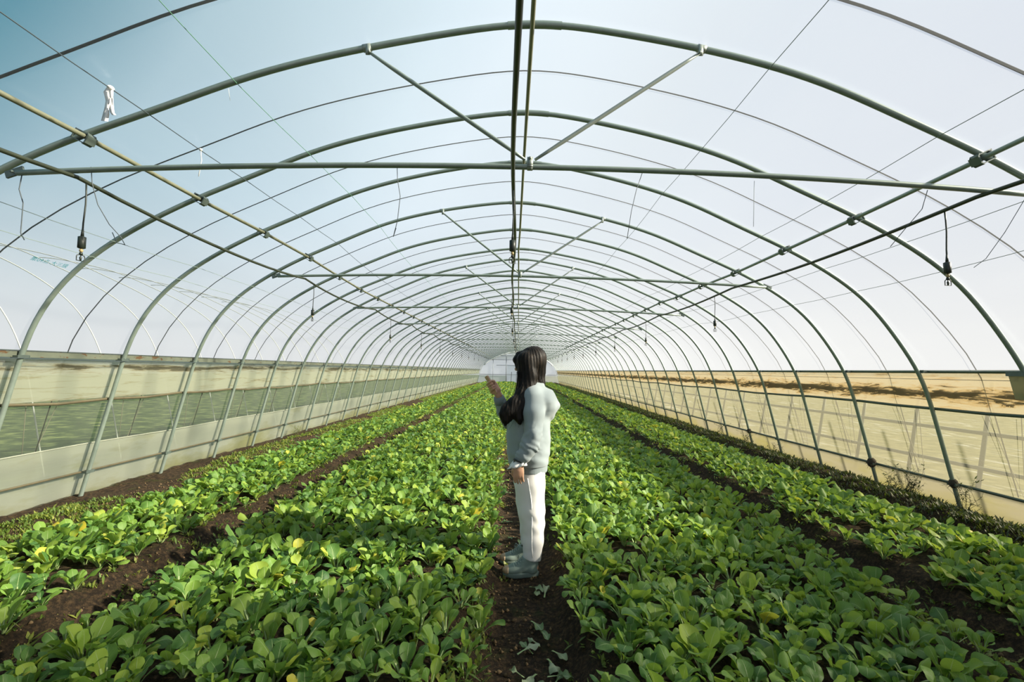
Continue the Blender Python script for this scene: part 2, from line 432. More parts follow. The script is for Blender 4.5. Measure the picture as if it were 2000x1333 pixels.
# land outside, seen through the film
def field_mat(name, stops, scale, streak=None, sc=(1, .18, 1)):
    m = MT(name); c = m.ramp(m.noise(scale, 6, .65, m.obj()), stops)
    if streak:
        f = m.n('ShaderNodeMapRange', ins={'Value': m.noise(1.5, 7, .62, m.obj(sc), 1.2), 'From Min': .56, 'From Max': .66}).outputs[0]
        c = m.mix(m.math('MULTIPLY', f, .8), c, streak)
    return m.done(m.princ(c, .8, 0, .3))
def slab(name, x0, x1, y0, y1, z, mat, th=.06):
    b = MB().box(((x0 + x1) / 2, (y0 + y1) / 2, z - th / 2), (x1 - x0, y1 - y0, th)); return b.build(name, mat, smooth=False)
FIELD_L = field_mat('green_field', [(.3, (.010, .020, .006)), (.5, (.034, .056, .016)), (.66, (.15, .18, .06))], 2.6)
FIELD_R = field_mat('dry_olive_field', [(.3, (.13, .13, .050)), (.5, (.22, .205, .085)), (.7, (.36, .33, .17))], 4.0, (.62, .62, .60), (2.4, .45, 1))
g1 = slab('ground_outside_left', -60, -4.7, -20, 130, .02, FIELD_L); tag(g1, 'green field outside the left wall', 'ground', kind='structure')
g2 = slab('ground_outside_right', 4.7, 60, -20, 130, .02, FIELD_R); tag(g2, 'dry olive field with pale streaks outside the right wall', 'ground', kind='structure')
g3 = slab('ground_outside_end', -4.7, 4.7, 51.6, 130, .02, FIELD_L); tag(g3, 'green field beyond the end wall', 'ground', kind='structure')
# two poles of rank green along the neighbouring field on the left
rng2 = np.random.default_rng(3)

# ------------------------------------------------------------------ cover film
ts = np.linspace(0, PI, 73)
ST = []
for n in range(-4, NARCH + 1):
    eo = .027 + .045 * np.exp(-(np.minimum(ts, PI - ts) / .10) ** 2); A_ = arch_pt(n, ts, eo); B_ = arch_pt(n + 1, ts, eo)
    ST.append(A_)
    if n < NARCH:
        Mid = (A_ + B_) / 2; ctr = np.array([float(drift(Mid[0, 1])), 0, 1.46]); d = Mid - ctr; d[:, 1] = 0
        ST.append(Mid - d / np.linalg.norm(d, axis=1)[:, None] * .006)
ST = np.array(ST); k, m_ = ST.shape[:2]
ii = (np.arange(k - 1)[:, None] * m_ + np.arange(m_ - 1)[None, :]).ravel()
cover = np_mesh('ceiling', ST.reshape(-1, 3), np.stack([ii, ii + 1, ii + m_ + 1, ii + m_], 1), FILM)
tag(cover, 'clear plastic film stretched over the arched roof', 'greenhouse film', kind='structure')

def side_sheet(name, side, z0, z1, off, mat, nz=7, wav=.0, y0=-1, y1=NARCH):
    rows = []
    for n2 in range(y0 * 2, y1 * 2 + 1):
        n = n2 / 2; y = 2.70 + (n - 1); r = []
        for j in range(nz):
            z = z0 + (z1 - z0) * j / (nz - 1)
            wv = wav * float(vnoise2(np.array([y * 2.3]), np.array([z * 4.0]), 11 + side)[0])
            r.append((side * (leg_x(z) + off + wv) + float(drift(y)), y, z))
        rows.append(r)
    Vv = np.array(rows); a, b = Vv.shape[:2]
    q = (np.arange(a - 1)[:, None] * b + np.arange(b - 1)[None, :]).ravel()
    return np_mesh(name, Vv.reshape(-1, 3), np.stack([q, q + 1, q + b + 1, q + b], 1), mat)
wl = side_sheet('wall_left', -1, .02, 1.53, .074, FILM_SIDE, 9, .004); tag(wl, 'clear plastic side wall on the left', 'wall', kind='structure')
wr = side_sheet('wall_right', 1, .02, 1.53, .074, FILM_SIDE_R, 9, .004); tag(wr, 'clear plastic side wall on the right', 'wall', kind='structure')
o = side_sheet('side_curtain', -1, 1.12, 1.52, .092, CURTAIN_L, 7, .006); tag(o, 'stained cream plastic curtain hanging from the left rail to the roller pipe', 'plastic curtain')
o = side_sheet('side_curtain', 1, 1.14, 1.52, .092, CURTAIN_R, 7, .006); tag(o, 'glowing cream plastic curtain with black-brown stains under the right rail', 'plastic curtain')
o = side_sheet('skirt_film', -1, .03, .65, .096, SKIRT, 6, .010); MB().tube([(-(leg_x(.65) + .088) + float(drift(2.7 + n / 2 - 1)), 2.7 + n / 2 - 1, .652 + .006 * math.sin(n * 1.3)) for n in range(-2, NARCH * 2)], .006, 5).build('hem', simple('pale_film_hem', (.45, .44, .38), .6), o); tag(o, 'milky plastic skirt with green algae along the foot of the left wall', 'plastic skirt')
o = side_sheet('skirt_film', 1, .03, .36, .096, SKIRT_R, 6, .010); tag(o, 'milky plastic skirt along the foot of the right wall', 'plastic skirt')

# ------------------------------------------------------------------ arches
def add_clamp(mb, p, inward, side):
    """folded steel purlin clamp hugging the crossing"""
    inward = Vector(inward).normalized(); y = Vector((0, 1, 0)); lat = y.cross(inward)
    R = Matrix((lat, y, inward)).transposed().to_3x3(); c = Vector(p)
    mb.box(c - inward * .024, (.062, .050, .006), R)
    for s in (-1, 1):
        mb.box(c + inward * .018 + lat * (s * .030), (.006, .050, .088), R)
        mb.box(c + inward * .066 + lat * (s * .026) + y * .0, (.026, .056, .006), R @ Matrix.Rotation(s * .7, 3, 'Y'))
    mb.box(c + inward * .072, (.050, .062, .010), R)
    mb.box(c + inward * .050 + y * .032, (.060, .007, .050), R @ Matrix.Rotation(.5, 3, 'X'))

def build_arch(n, ts_n, lod):
    y = arch_y(n)
    P_ = curve(n)[0]; st = 5 if ts_n > 50 else 10; P_ = np.concatenate([P_[:-1:st], P_[-1:]])
    pts = [(x + float(drift(y)), y, z) for x, z in P_]
    o = MB().tube(pts, ARCH_R, 12 if lod < 2 else 6).build('greenhouse_arch', GALV)
    sl = arch_pt(n, np.linspace(PI / 2 - .078, PI / 2 + .078, 7))
    MB().tube(sl, ARCH_R + .0035, 14 if lod < 2 else 6, caps=False).build('ridge_sleeve', CLAMP if lod < 0 else GALV, o)
    if lod < 3:
        for s in (1, -1):
            t = t_at_x(n, s * 2.76); p = arch_pt(n, t)[0]; q = arch_pt(n, t, -1.0)[0]; mb = MB(); add_clamp(mb, p, q - p, s)
            mb.build('purlin_clamp', CLAMP, o, smooth=False)
            for z, ww in ((1.512, .05), (.375, .045)):
                mb = MB(); c = leg_pt(n, s, z, .016)
                mb.box((c[0] - s * .036, y, z), (.006, .09, .030)); mb.box((c[0] - s * .01, y - .045, z), (.062, .006, .022)); mb.box((c[0] - s * .01, y + .045, z), (.062, .006, .022))
                mb.build('rail_clip', CLAMP, o, smooth=False)
    return o
protos = {}
for n in range(1, NARCH + 1):
    if n < 8 or n not in protos:
        lod = 0 if n < 7 else (1 if n < 12 else (2 if n < 26 else 3))
        key = None if n < 7 else lod
        if key is None or key not in protos:
            o = build_arch(n, 64 if lod < 2 else 36, lod)
            if key is not None: protos[key] = (o, n)
        else:
            src, n0 = protos[key]; o = copy_tree(src)
            o.location = (float(drift(arch_y(n)) - drift(arch_y(n0))), arch_y(n) - arch_y(n0), 0)
    if n == NARCH: lab = 'farthest galvanised arch pipe, framing the end wall'
    elif n == 1: lab = 'large galvanised arch pipe nearest in view, carrying the first roof truss'
    else: lab = 'galvanised arch pipe, %s from the camera, over the vegetable beds' % nth(n)
    tag(o, lab, 'arch', 'galvanised arches of the tunnel')

# ------------------------------------------------------------------ long pipes
NS = list(range(-1, NARCH + 1))
o = MB().tube([arch_in(n, -.02 if n > 0 else -.02, .0345) for n in NS], .0145, 10).build('ridge_pipe', GALV_P); tag(o, 'straight ridge pipe running under the top of the arches', 'pipe')
for s, lab in ((-1, 'left'), (1, 'right')):
    o = MB().tube([arch_in(n, s * 2.755, .0345) for n in NS], .0150, 10).build('purlin', GALV_P if s < 0 else GALV); tag(o, 'long purlin pipe clamped below the arches on the %s slope' % lab, 'pipe')
    if s < 0:
        mb = MB(); P = [leg_pt(n, s, 1.535, .034) for n in NS]
        for dz, hh in ((.0, .050), ): mb.tube(P, 1.0, 4, sx=.001, sz=.001)
        mb = MB(); vs = []; fs = []
        for i, p in enumerate(P):
            for (dx, dz) in ((-.010, -.026), (.010, -.026), (.010, .026), (-.010, .026)): vs.append((p[0] + dx, p[1], p[2] + dz))
        for i in range(len(P) - 1):
            for j in range(4): fs.append((i * 4 + j, i * 4 + (j + 1) % 4, i * 4 + 4 + (j + 1) % 4, i * 4 + 4 + j))
        mb.add(vs, fs); rail = mb.build('eave_rail', CHANNEL, smooth=False)
        MB().tube([leg_pt(n, s, 1.565, .022) for n in NS], .0035, 5).build('locking_wire', DARKPIPE, rail)
        tag(rail, 'flat aluminium film channel running along the top of the left wall', 'rail')
        o = MB().tube([leg_pt(n, s, 1.500 if n % 3 else 1.492, -.026) for n in NS], .0032, 5).build('tie_wire', WIRE); tag(o, 'thin dark wire just below the left eave rail', 'wire')
    else:
        rail = MB().tube([leg_pt(n, s, 1.512, .0365) for n in NS], .0165, 10).build('eave_rail', DARKPIPE); tag(rail, 'dark rusty pipe rail running along the top of the right wall', 'rail')
        o = MB().tube([leg_pt(n, s, 1.435, .03) for n in NS], .0025, 5).build('tie_wire', WIRE); tag(o, 'thin dark wire just below the right eave rail', 'wire')
    # roller pipe that winds the side curtain
    P = []
    for n2 in range(-2, NARCH * 2 + 1):
        n = n2 / 2; y = 2.7 + n - 1; z = (1.118 if s < 0 else 1.142) - (.018 * (n2 % 2) if s < 0 else .004 * (n2 % 2)) + .01 * math.sin(n * 1.7)
        P.append((s * (leg_x(z) + .037) + float(drift(y)), y, z))
    o = MB().tube(P, .0155 if s > 0 else .0135, 10).build('roller_pipe', DARKPIPE if s > 0 else MUDPIPE)
    tag(o, ('dark roller pipe at the lower edge of the stained curtain on the right wall' if s > 0 else 'muddy roller pipe at the lower edge of the curtain on the left wall'), 'pipe')
    o = MB().tube([leg_pt(n, s, .375, .0345) for n in NS], .0145 if s > 0 else .010, 8).build('lower_rail', DARKPIPE if s > 0 else MUDPIPE)
    tag(o, ('dark lower pipe rail near the ground on the right wall' if s > 0 else 'muddy lower rail along the top of the left skirt'), 'rail')

# ------------------------------------------------------------------ roof trusses on every third arch
def CHZ(x, n=1): return (2.577 + .108 * (1 - (x / 3.10) ** 2) if n == 1 else 2.588 + .072 * (1 - (x / 3.10) ** 2)) - .0076 * x
def build_truss(n, lod):
    y0 = arch_y(n); y = y0 - .0; dr = float(drift(y)); hl = 3.10
    def cz(x): return CHZ(x, n)
    xs_ = np.linspace(-hl, hl, 25)
    fl = lambda x: max(0.35, min(1, (hl - abs(x)) / .10 + .35))
    yo = -.026
    pts = [(x + dr, y + yo, cz(x)) for x in xs_]
    o = MB().tube(pts, .0165, 12 if lod == 0 else 6).build('roof_truss', GALV)
    for s in (-1, 1):                                  # bolted end plates to the arch
        mb = MB()
        mb.box((s * (hl + .03) + dr, y - .012, cz(s * hl) + .010), (.11, .012, .042), Matrix.Rotation(s * .35, 3, 'Y'))
        mb.ball((s * (hl + .03) + dr, y - .030, cz(s * hl) + .008), .010, 6, 4)
        mb.build('end_plate', CLAMP, o, smooth=False)
    for s in (-1, 1):
        t = t_at_x(n, s * 1.035); p = arch_pt(n, t)[0]; q = arch_pt(n, t, -.055)[0]
        a = Vector(q); b = Vector((-.02 + s * .03 + dr, y + yo, cz(0) + .045)); a.y = y + yo
        m = 12; P = [a.lerp(b, i / m) for i in range(m + 1)]
        mb = MB(); rr = [.0085, .0105, .0125] + [.0125] * (m - 5) + [.0125, .0105, .0085]
        mb.tube([tuple(v) for v in P], rr, 10 if lod == 0 else 5); mb.build('strut', GALV_L if s > 0 else GALV, o)
        mb = MB(); c = Vector(p)
        mb.tube(arch_pt(n, np.linspace(t - .011, t + .011, 3)), ARCH_R + .004, 12 if lod == 0 else 6)
        mb.box((c + Vector(q)) / 2 + Vector((0, yo * .8, 0)), (.026, .010, .066)); mb.ball(tuple(Vector(q) + Vector((0, yo - .012, 0))), .010, 6, 4)
        mb.build('strut_bracket', GALV_L, o)
    mb = MB(); mb.box((-.02 + dr, y + yo, cz(0) + .022), (.034, .042, .062)); mb.tube([(-.036 + dr, y + yo, cz(0)), (-.004 + dr, y + yo, cz(0))], .0215, 12)
    mb.ball((-.02 + dr, y + yo - .024, cz(0) + .045), .010, 6, 4); mb.build('centre_bracket', GALV_L, o)
    return o
TR = list(range(1, NARCH - 1, 3)); tp = None
for i, n in enumerate(TR):
    if n <= 7 or tp is None:
        o = build_truss(n, 0 if n < 10 else 1)
        if n >= 10: tp = (o, n)
    else:
        o = copy_tree(tp[0]); o.location = (float(drift(arch_y(n)) - drift(arch_y(tp[1]))), arch_y(n) - arch_y(tp[1]), 0)
    tag(o, 'roof truss with tie pipe and two slanting struts, %s from the camera' % ('nearest' if i == 0 else nth(i + 1)), 'truss', 'roof trusses across the tunnel')

# ------------------------------------------------------------------ water hoses under the trusses, sprinklers
def hose_line(x, z, sag, r, wob):
    P = []
    tys = [-0.3] + [arch_y(n) for n in TR] + [49.5]
    for a, b in zip(tys[:-1], tys[1:]):
        k = 10 if a < 20 else 4
        for i in range(k):
            f = i / k; yy = a + (b - a) * f
            P.append((x + wob * math.sin(yy * 1.9) + float(drift(yy)), yy, z - sag * 4 * f * (1 - f)))
    P.append((x + float(drift(49.5)), 49.5, z)); return P
HOSES = [('left', -2.75, CHZ(-2.75) - .031, .075, .0125), ('centre', -.11, CHZ(0) - .031, .03, .0125), ('right', 2.70, CHZ(2.7) - .031, .03, .0125)]
for nm, x, z, sag, r in HOSES:
    o = MB().tube(hose_line(x, z, sag, r, .012), r, 10).build('water_hose', HOSE)
    tag(o, {'left': 'sagging black water hose hung under the trusses on the left', 'centre': 'black water hose hung under the trusses along the middle', 'right': 'dark water hose hung under the trusses on the right'}[nm], 'hose')
    mb = MB()
def build_sprinkler(L_, face):
    """hangs from z=0 down; hose, weight, joint, bridge, spinner"""
    P = [(0, 0, 0), (.004, 0, -.06), (.006, .0, -L_ * .4), (.0, 0, -L_ * .75), (0, 0, -L_)]
    o = MB().tube(P, .0045, 8).build('sprinkler', BLACKPL)
    mb = MB().tube([(0, 0, -L_ + .004), (0, 0, -L_ - .002), (0, 0, -L_ - .070), (0, 0, -L_ - .074)], [.006, .0200, .0200, .012], 16); mb.tube([(0, 0, -L_ + .05), (0, 0, -L_)], [.005, .009], 8); mb.build('weight', BLACKPL, o)
    z = -L_ - .074
    mb = MB().tube([(0, 0, z), (0, 0, z - .008), (0, 0, z - .016), (0, 0, z - .024)], [.004, .010, .010, .004], 10); mb.build('joint', BRASS, o)
    z -= .024; c, s = math.cos(face), math.sin(face)
    w_ = .022; q = lambda u, zz: (u * c, u * s, zz)
    mb = MB().tube([q(0, z), q(0, z - .014)], [.008, .010], 8)
    mb.tube([q(0, z - .014), q(-w_ * .8, z - .018), q(-w_, z - .026), q(-w_, z - .052), q(w_, z - .052), q(w_, z - .026), q(w_ * .8, z - .018), q(0, z - .014)], .0028, 6)
    mb.build('bridge', BLACKPL, o)
    MB().tube([q(0, z - .014), q(0, z - .026), q(0, z - .030), q(0, z - .052)], [.003, .003, .007, .004], 8).build('spinner', BLACKPL, o)
    return o
SPL = {'left': [2.75, 6.0, 9.75, 12.9, 16.0, 19.1, 22.2, 25.3, 28.4, 31.5], 'centre': [2.90, 6.05, 9.1, 12.2, 15.3, 18.4, 21.5, 24.6, 27.7, 30.8], 'right': [2.90, 6.27, 9.6, 12.7, 15.8, 18.9, 22.0, 25.1, 28.2, 31.3]}
sp_p = None
for nm, x, z, sag, r in HOSES:
    line = hose_line(x, z, sag, r, .012); LY = np.array([p[1] for p in line])
    for i, y in enumerate(SPL[nm]):
        xx = float(np.interp(y, LY, [p[0] for p in line])); zz = float(np.interp(y, LY, [p[2] for p in line])) - r + .003
        if sp_p is None: sp_p = {k: build_sprinkler(.335, f) for k, f in (('left', 1.35), ('centre', .5), ('right', .1))}; used = set()
        o = sp_p[nm] if nm not in used else copy_tree(sp_p[nm]); used.add(nm)
        o.location = (xx, y, zz)
        tag(o, 'black hanging sprinkler with weight, %s on the %s hose' % ('nearest' if i == 0 else nth(i + 1) + ' from the camera', nm), 'sprinkler', 'sprinklers hanging from the %s hose' % nm)

# ------------------------------------------------------------------ press ropes over the film, twine under the arches
def rope_pts(n, k, off=.036):
    t_ = np.linspace(0.0, PI, k); eo = off + .085 * np.exp(-(np.minimum(t_, PI - t_) / .16) ** 2); A_ = arch_pt(n, t_, eo); B_ = arch_pt(n + 1, t_, eo); P = (A_ + B_) / 2
    low = lambda s, z: (np.array(leg_pt(n, s, z, .116)) + np.array(leg_pt(n + 1, s, z, .116))) / 2
    return [tuple(low(1, z)) for z in (.38, .9, 1.3)] + [tuple(p) for p in P] + [tuple(low(-1, z)) for z in (1.3, .9, .38)]
rp = None
for n in range(0, NARCH - 1):
    if n < 7: o = MB().tube(rope_pts(n, 60), .0046 if n else .0072, 6).build('press_rope', ROPE)
    elif rp is None: o = MB().tube(rope_pts(n, 40), .0026, 5).build('press_rope', ROPE); rp = (o, n)
    else:
        o = copy_tree(rp[0]); o.location = (float(drift(arch_y(n)) - drift(arch_y(rp[1]))), n - rp[1], 0)
    tag(o, 'dark rope pressing down the roof film in the bay %s' % ('above the camera' if n == 0 else 'behind the %s arch' % nth(n)), 'rope', 'ropes over the roof film')
STR = [(-2.375, 1), (-1.84, 1), (1.46, 1), (2.486, 1), (-3.43, 2), (-3.60, 2), (3.13, 2), (3.45, 2)]
SLAB = ['dark line under the left slope, carrying the white plastic strip', 'green line under the arches just left of the ridge', 'pale line under the arches just right of the ridge', 'thin line under the right slope above the purlin',
        'upper thin line along the left side below the purlin', 'lower thin line along the left side below the purlin', 'upper thin line along the right side below the purlin', 'lower thin line along the right side below the purlin']
GREENLINE = simple('green_nylon_line', (.12, .30, .20), .6)
for (x, n0), lb in zip(STR, SLAB):
    P = []
    for n in range(-1, NARCH + 1):
        p = arch_in(n, x, ARCH_R + .004); P.append(p)
        if n < 14:
            q = arch_in(n + 1, x, ARCH_R + .004); P.append((p + q) / 2 + np.array([0, 0, -.006]))
    o = MB().tube(P, .0023 if x != -2.375 else .003, 5).build('longitudinal_line', GREENLINE if x == -1.84 else (WIRE if x == -2.375 else STRING)); tag(o, lb, 'wire', 'lines stretched along the tunnel')

# V-shaped ropes over the side openings
def vrope(side, n):
    y = 2.7 + n - 1; d = float(drift(y))
    X_ = lambda z: side * (leg_x(z) + .118) + d
    z1 = 1.12; mb = MB()
    ya = y + .46
    mb.tube([(X_(z1), ya - .17, z1), (X_(.37), ya, .37), (X_(z1), ya + .12, z1)], .0036, 5); return mb
for side in (-1, 1):
    src = None
    for n in range(1, 26):
        if src is None: o = vrope(side, n).build('tie_rope', ROPE_T); src = (o, n)
        else: o = copy_tree(src[0]); o.location = (float(drift(2.7 + n - 1)) - float(drift(2.7 + src[1] - 1)), n - src[1], 0)
        tag(o, 'V-shaped tie rope outside the %s wall, %s from the camera' % ('left' if side < 0 else 'right', nth(n)), 'rope', 'V-shaped ropes along the %s wall' % ('left' if side < 0 else 'right'))

# loose wires, twine ends and strips hanging from the nearest tie pipe and the lines
def hang(name, pts, r, mat, lab, cat='wire'):
    o = MB().tube(pts, r, 6).build(name, mat); tag(o, lab, cat); return o
y1 = arch_y(1) - .026
hang('hanging_wire', [(-3.07, y1, 2.60), (-3.08, y1, 2.50), (-3.06, y1 + .01, 2.42), (-3.07, y1 + .02, 2.24), (-3.055, y1 + .03, 2.20)], .0028, WIRE, 'bent dark wire hanging from the far left end of the nearest tie pipe')
o = hang('hanging_wire', [(-2.65, y1 - .01, 2.64), (-2.645, y1, 2.54), (-2.62, y1 + .02, 2.42), (-2.57, y1 + .05, 2.31), (-2.52, y1 + .08, 2.24), (-2.51, y1 + .10, 2.20), (-2.56, y1 + .10, 2.21), (-2.575, y1 + .08, 2.27)], .0026, WIRE, 'twisted looped wire hanging beside the nearest left sprinkler')
hang('hanging_wire', [(-.82, y1, 2.69), (-.815, y1, 2.60), (-.80, y1 + .02, 2.50), (-.82, y1 + .05, 2.36), (-.85, y1 + .08, 2.27), (-.84, y1 + .10, 2.33)], .0020, WIRE, 'thin wire hanging from the nearest tie pipe left of centre')
hang('hanging_wire', [(.66, y1, 2.67), (.62, y1, 2.55), (.59, y1, 2.42), (.57, y1 + .02, 2.26)], .0018, WIRE, 'thin wire hanging from the nearest tie pipe right of centre')
hang('hanging_wire', [(1.33, y1, 2.62), (1.325, y1, 2.5), (1.32, y1, 2.34)], .0014, STRING, 'faint thread hanging from the nearest tie pipe on the right')
hang('hanging_wire', [(2.37, y1, 2.58), (2.35, y1 + .02, 2.47), (2.29, y1 + .08, 2.36), (2.25, y1 + .14, 2.27)], .0022, WIRE, 'kinked wire hanging near the right end of the nearest tie pipe')
hang('hanging_wire', [(2.98, y1 + .02, 2.55), (2.93, y1 + .1, 2.36), (2.91, y1 + .2, 2.22), (2.87, y1 + .24, 2.17)], .0018, WIRE, 'thin wire at the far right edge above the eave')
hang('twine_end', [(-1.915, 2.75, 3.2), (-1.92, 2.78, 3.14)], .001, STRING_W, 'tiny white thread on the green line', 'twine')
# white strip tied to the dark line in front of the nearest arch
p0 = (arch_in(0, -2.375, .022) * .27 + arch_in(1, -2.375, .022) * .73); yk = p0[1]
o = MB().ball(tuple(p0), (.016, .020, .012), 8, 6).build('plastic_strip', RAG)
def ribbon(pts, wd, nm, par):
    mb = MB(); vs = []; fs = []
    for i, (x, y, z, a) in enumerate(pts):
        c, s = math.cos(a) * wd / 2, math.sin(a) * wd / 2
        vs += [(p0[0] + x - c, p0[1] + y - s, p0[2] + z), (p0[0] + x + c, p0[1] + y + s, p0[2] + z), (p0[0] + x + c * .9, p0[1] + y + s * .9 + .002, p0[2] + z), (p0[0] + x - c * .9, p0[1] + y - s * .9 + .002, p0[2] + z)]
        if i:
            b = (i - 1) * 4
            for j in range(4): fs.append((b + j, b + (j + 1) % 4, b + 4 + (j + 1) % 4, b + 4 + j))
    mb.add(vs, fs); return mb.build(nm, RAG, par)
ribbon([(-.004, 0, .0, .2), (-.012, -.004, -.03, .5), (-.008, .004, -.07, .1), (-.014, 0, -.11, -.3), (-.018, .004, -.15, .1), (-.020, 0, -.19, .2)], .034, 'tail', o)
ribbon([(.0, .002, .0, .4), (.006, .0, -.05, .0), (.006, .004, -.10, .7), (.018, .0, -.14, .2), (.030, .0, -.155, .1)], .022, 'tail', o)
tag(o, 'white plastic strip tied on the dark line, upper left of the roof', 'plastic strip')
pk = arch_in(2, -2.375, .024) * .45 + arch_in(1, -2.375, .024) * .55
o = MB().ball(tuple(pk), (.012, .012, .010), 6, 5).build('twine_knot', STRING_W)
MB().tube([tuple(pk), (pk[0] + .01, pk[1], pk[2] - .08), (pk[0] + .004, pk[1] - .01, pk[2] - .20)], .003, 5).build('twine_tail', STRING_W, o)
tag(o, 'knot of white twine with a hanging end, behind the plastic strip', 'twine')

# lumps of dried roots and mud on the right lower rail
for n, (sx_, lb) in {4: (.050, 'shaggy clump of dried roots on the lower right rail at the fourth arch'), 3: (.040, 'dark muddy knot on the lower right rail at the third arch'), 7: (.040, 'dark knot of dried weeds on the lower right rail farther along the wall')}.items():
    p = np.array(leg_pt(n, 1, .385, .0)); mb = MB(); mb.ball(tuple(p), (sx_, sx_, sx_ * 1.25), 9, 7); r3 = np.random.default_rng(n)
    for k in range(34):
        d = r3.normal(size=3); d /= np.linalg.norm(d); q = p + d * sx_ * .8; e = q + d * sx_ * r3.uniform(.4, 1.0) + np.array([0, 0, -sx_ * r3.uniform(.1, 1.0)])
        mb.tube([tuple(q), tuple(e)], [.003, .001], 4)
    o = mb.build('root_clump', MUD); tag(o, lb, 'dried roots')
# grey plastic box hanging at the right eave, cut by the photo's edge
p = np.array(leg_pt(2, 1, 1.42, -.06)); BOXP = film_mat('grey_plastic_pouch', .72, (.8, .8, .7), (.36, .36, .26))
mb = MB(); vs = [(p[0] - .035, p[1] - .03, 1.50), (p[0] + .05, p[1] - .03, 1.50), (p[0] + .055, p[1] + .1, 1.50), (p[0] - .035, p[1] + .1, 1.50)]
vs += [(p[0] - .005, p[1] - .03, 1.285), (p[0] + .07, p[1] - .03, 1.275), (p[0] + .07, p[1] + .08, 1.275), (p[0] - .005, p[1] + .08, 1.285)]
mb.add(vs, [(0, 1, 5, 4), (1, 2, 6, 5), (2, 3, 7, 6), (3, 0, 4, 7), (4, 5, 6, 7)])
o = mb.build('hanging_pouch', BOXP, smooth=False); MB().box((p[0] + .008, p[1] + .035, 1.492), (.10, .15, .035)).build('rim', CLAMP, o, smooth=False)
tag(o, 'grey plastic pouch hanging from the right eave rail at the photo edge', 'pouch')

# blue print on the film
try:
    cu = bpy.data.curves.new('film_print', 'FONT'); cu.body = '\u805a09\u70b9-\u5927\u4e09\u819c'; cu.size = .044; cu.extrude = .0
    tmp = bpy.data.objects.new('film_print_tmp', cu); C.objects.link(tmp); bpy.context.view_layer.update()
    me = bpy.data.meshes.new_from_object(tmp.evaluated_get(bpy.context.evaluated_depsgraph_get())); bpy.data.objects.remove(tmp)
    me.name = 'film_print'; me.materials.clear(); me.materials.append(simple('teal_print', (.03, .30, .38), .6))
    o = bpy.data.objects.new('film_print', me); C.objects.link(o)
    y_t = 3.36; t_ = PI - .205; f_ = (y_t - arch_y(1)) ; q0 = (arch_pt(1, t_, .019) * (1 - f_) + arch_pt(2, t_, .019) * f_)[0]; q1 = (arch_pt(1, t_ - .02, .019) * (1 - f_) + arch_pt(2, t_ - .02, .019) * f_)[0]
    q2 = (arch_pt(1, t_, .019) * (1 - f_ - .34) + arch_pt(2, t_, .019) * (f_ + .34))[0]
    upv = Vector(q1 - q0).normalized(); xv = Vector(q2 - q0).normalized(); upv = (upv - xv * upv.dot(xv)).normalized(); zv = xv.cross(upv)
    Mx = Matrix((xv, upv, zv)).transposed().to_4x4(); Mx.translation = Vector(q0); o.matrix_world = Mx
    tag(o, 'faint teal lettering printed on the film, upper left of the left wall', 'lettering')
except Exception as ex:
    print('print skipped', ex)

# ------------------------------------------------------------------ end wall
ye = arch_y(NARCH) + .03; dx_ = float(drift(ye))
tt = np.linspace(0, PI, 41); P = arch_pt(NARCH, tt, .02)
vs = [tuple(v) for v in P]; vs = [(leg_x(.0) + dx_, ye, .0)] + [(v[0], ye, v[2]) for v in vs] + [(-leg_x(.0) + dx_, ye, .0)]
cen = (dx_, ye, 1.2); mb = MB().add([cen] + vs, [(0, i, i + 1) for i in range(1, len(vs))] + [(0, len(vs), 1)])
o = mb.build('wall_back', ENDFILM, smooth=False); tag(o, 'bluish plastic film closing the far end', 'wall', kind='structure')
FRAMEM = simple('grey_end_frame', (.24, .27, .30), .5)
mb = MB()
o = MB().tube([(-1.32 + dx_, ye - .05, 0), (-1.32 + dx_, ye - .05, 3.30)], .04, 6).build('end_frame', FRAMEM)
for x, h in ((1.30, 3.3), (2.75, 2.75), (-2.75, 2.75)): MB().tube([(x + dx_, ye - .05, 0), (x + dx_, ye - .05, h)], .022 if abs(x) > 2 else .035, 6).build('post', FRAMEM, o)
for z, a, b in ((2.02, -2.4, 1.3), (2.62, -3.1, 3.1), (1.02, -4.2, 4.2), (3.05, -2.2, 2.2)): MB().tube([(a + dx_, ye - .05, z), (b + dx_, ye - .05, z)], .028, 6).build('crossbar', FRAMEM, o)
tag(o, 'thin grey post and crossbar frame of the far end wall', 'frame')
o = slab('door_1', -1.22 + dx_, 1.2 + dx_, ye - .075, ye - .05, 2.0, ENDFILM, th=1.9); tag(o, 'pale plastic-covered door in the far end wall', 'door', kind='structure')
o = slab('baseboard_end', -4.3 + dx_, 4.3 + dx_, ye - .09, ye - .03, .20, simple('pale_end_board', (.55, .58, .60), .6), th=.26); tag(o, 'pale low board at the foot of the end wall', 'board', kind='structure')
# narrow pale strip of film gathered along the end arch
o = MB().tube([tuple(p) for p in arch_pt(NARCH, np.linspace(.15, PI - .15, 40), -.10) + np.array([0, -.25, 0])], .07, 6).build('film_roll', simple('white_film_roll', (.80, .84, .86), .5)); tag(o, 'white gathered film edge along the farthest arch', 'plastic film')

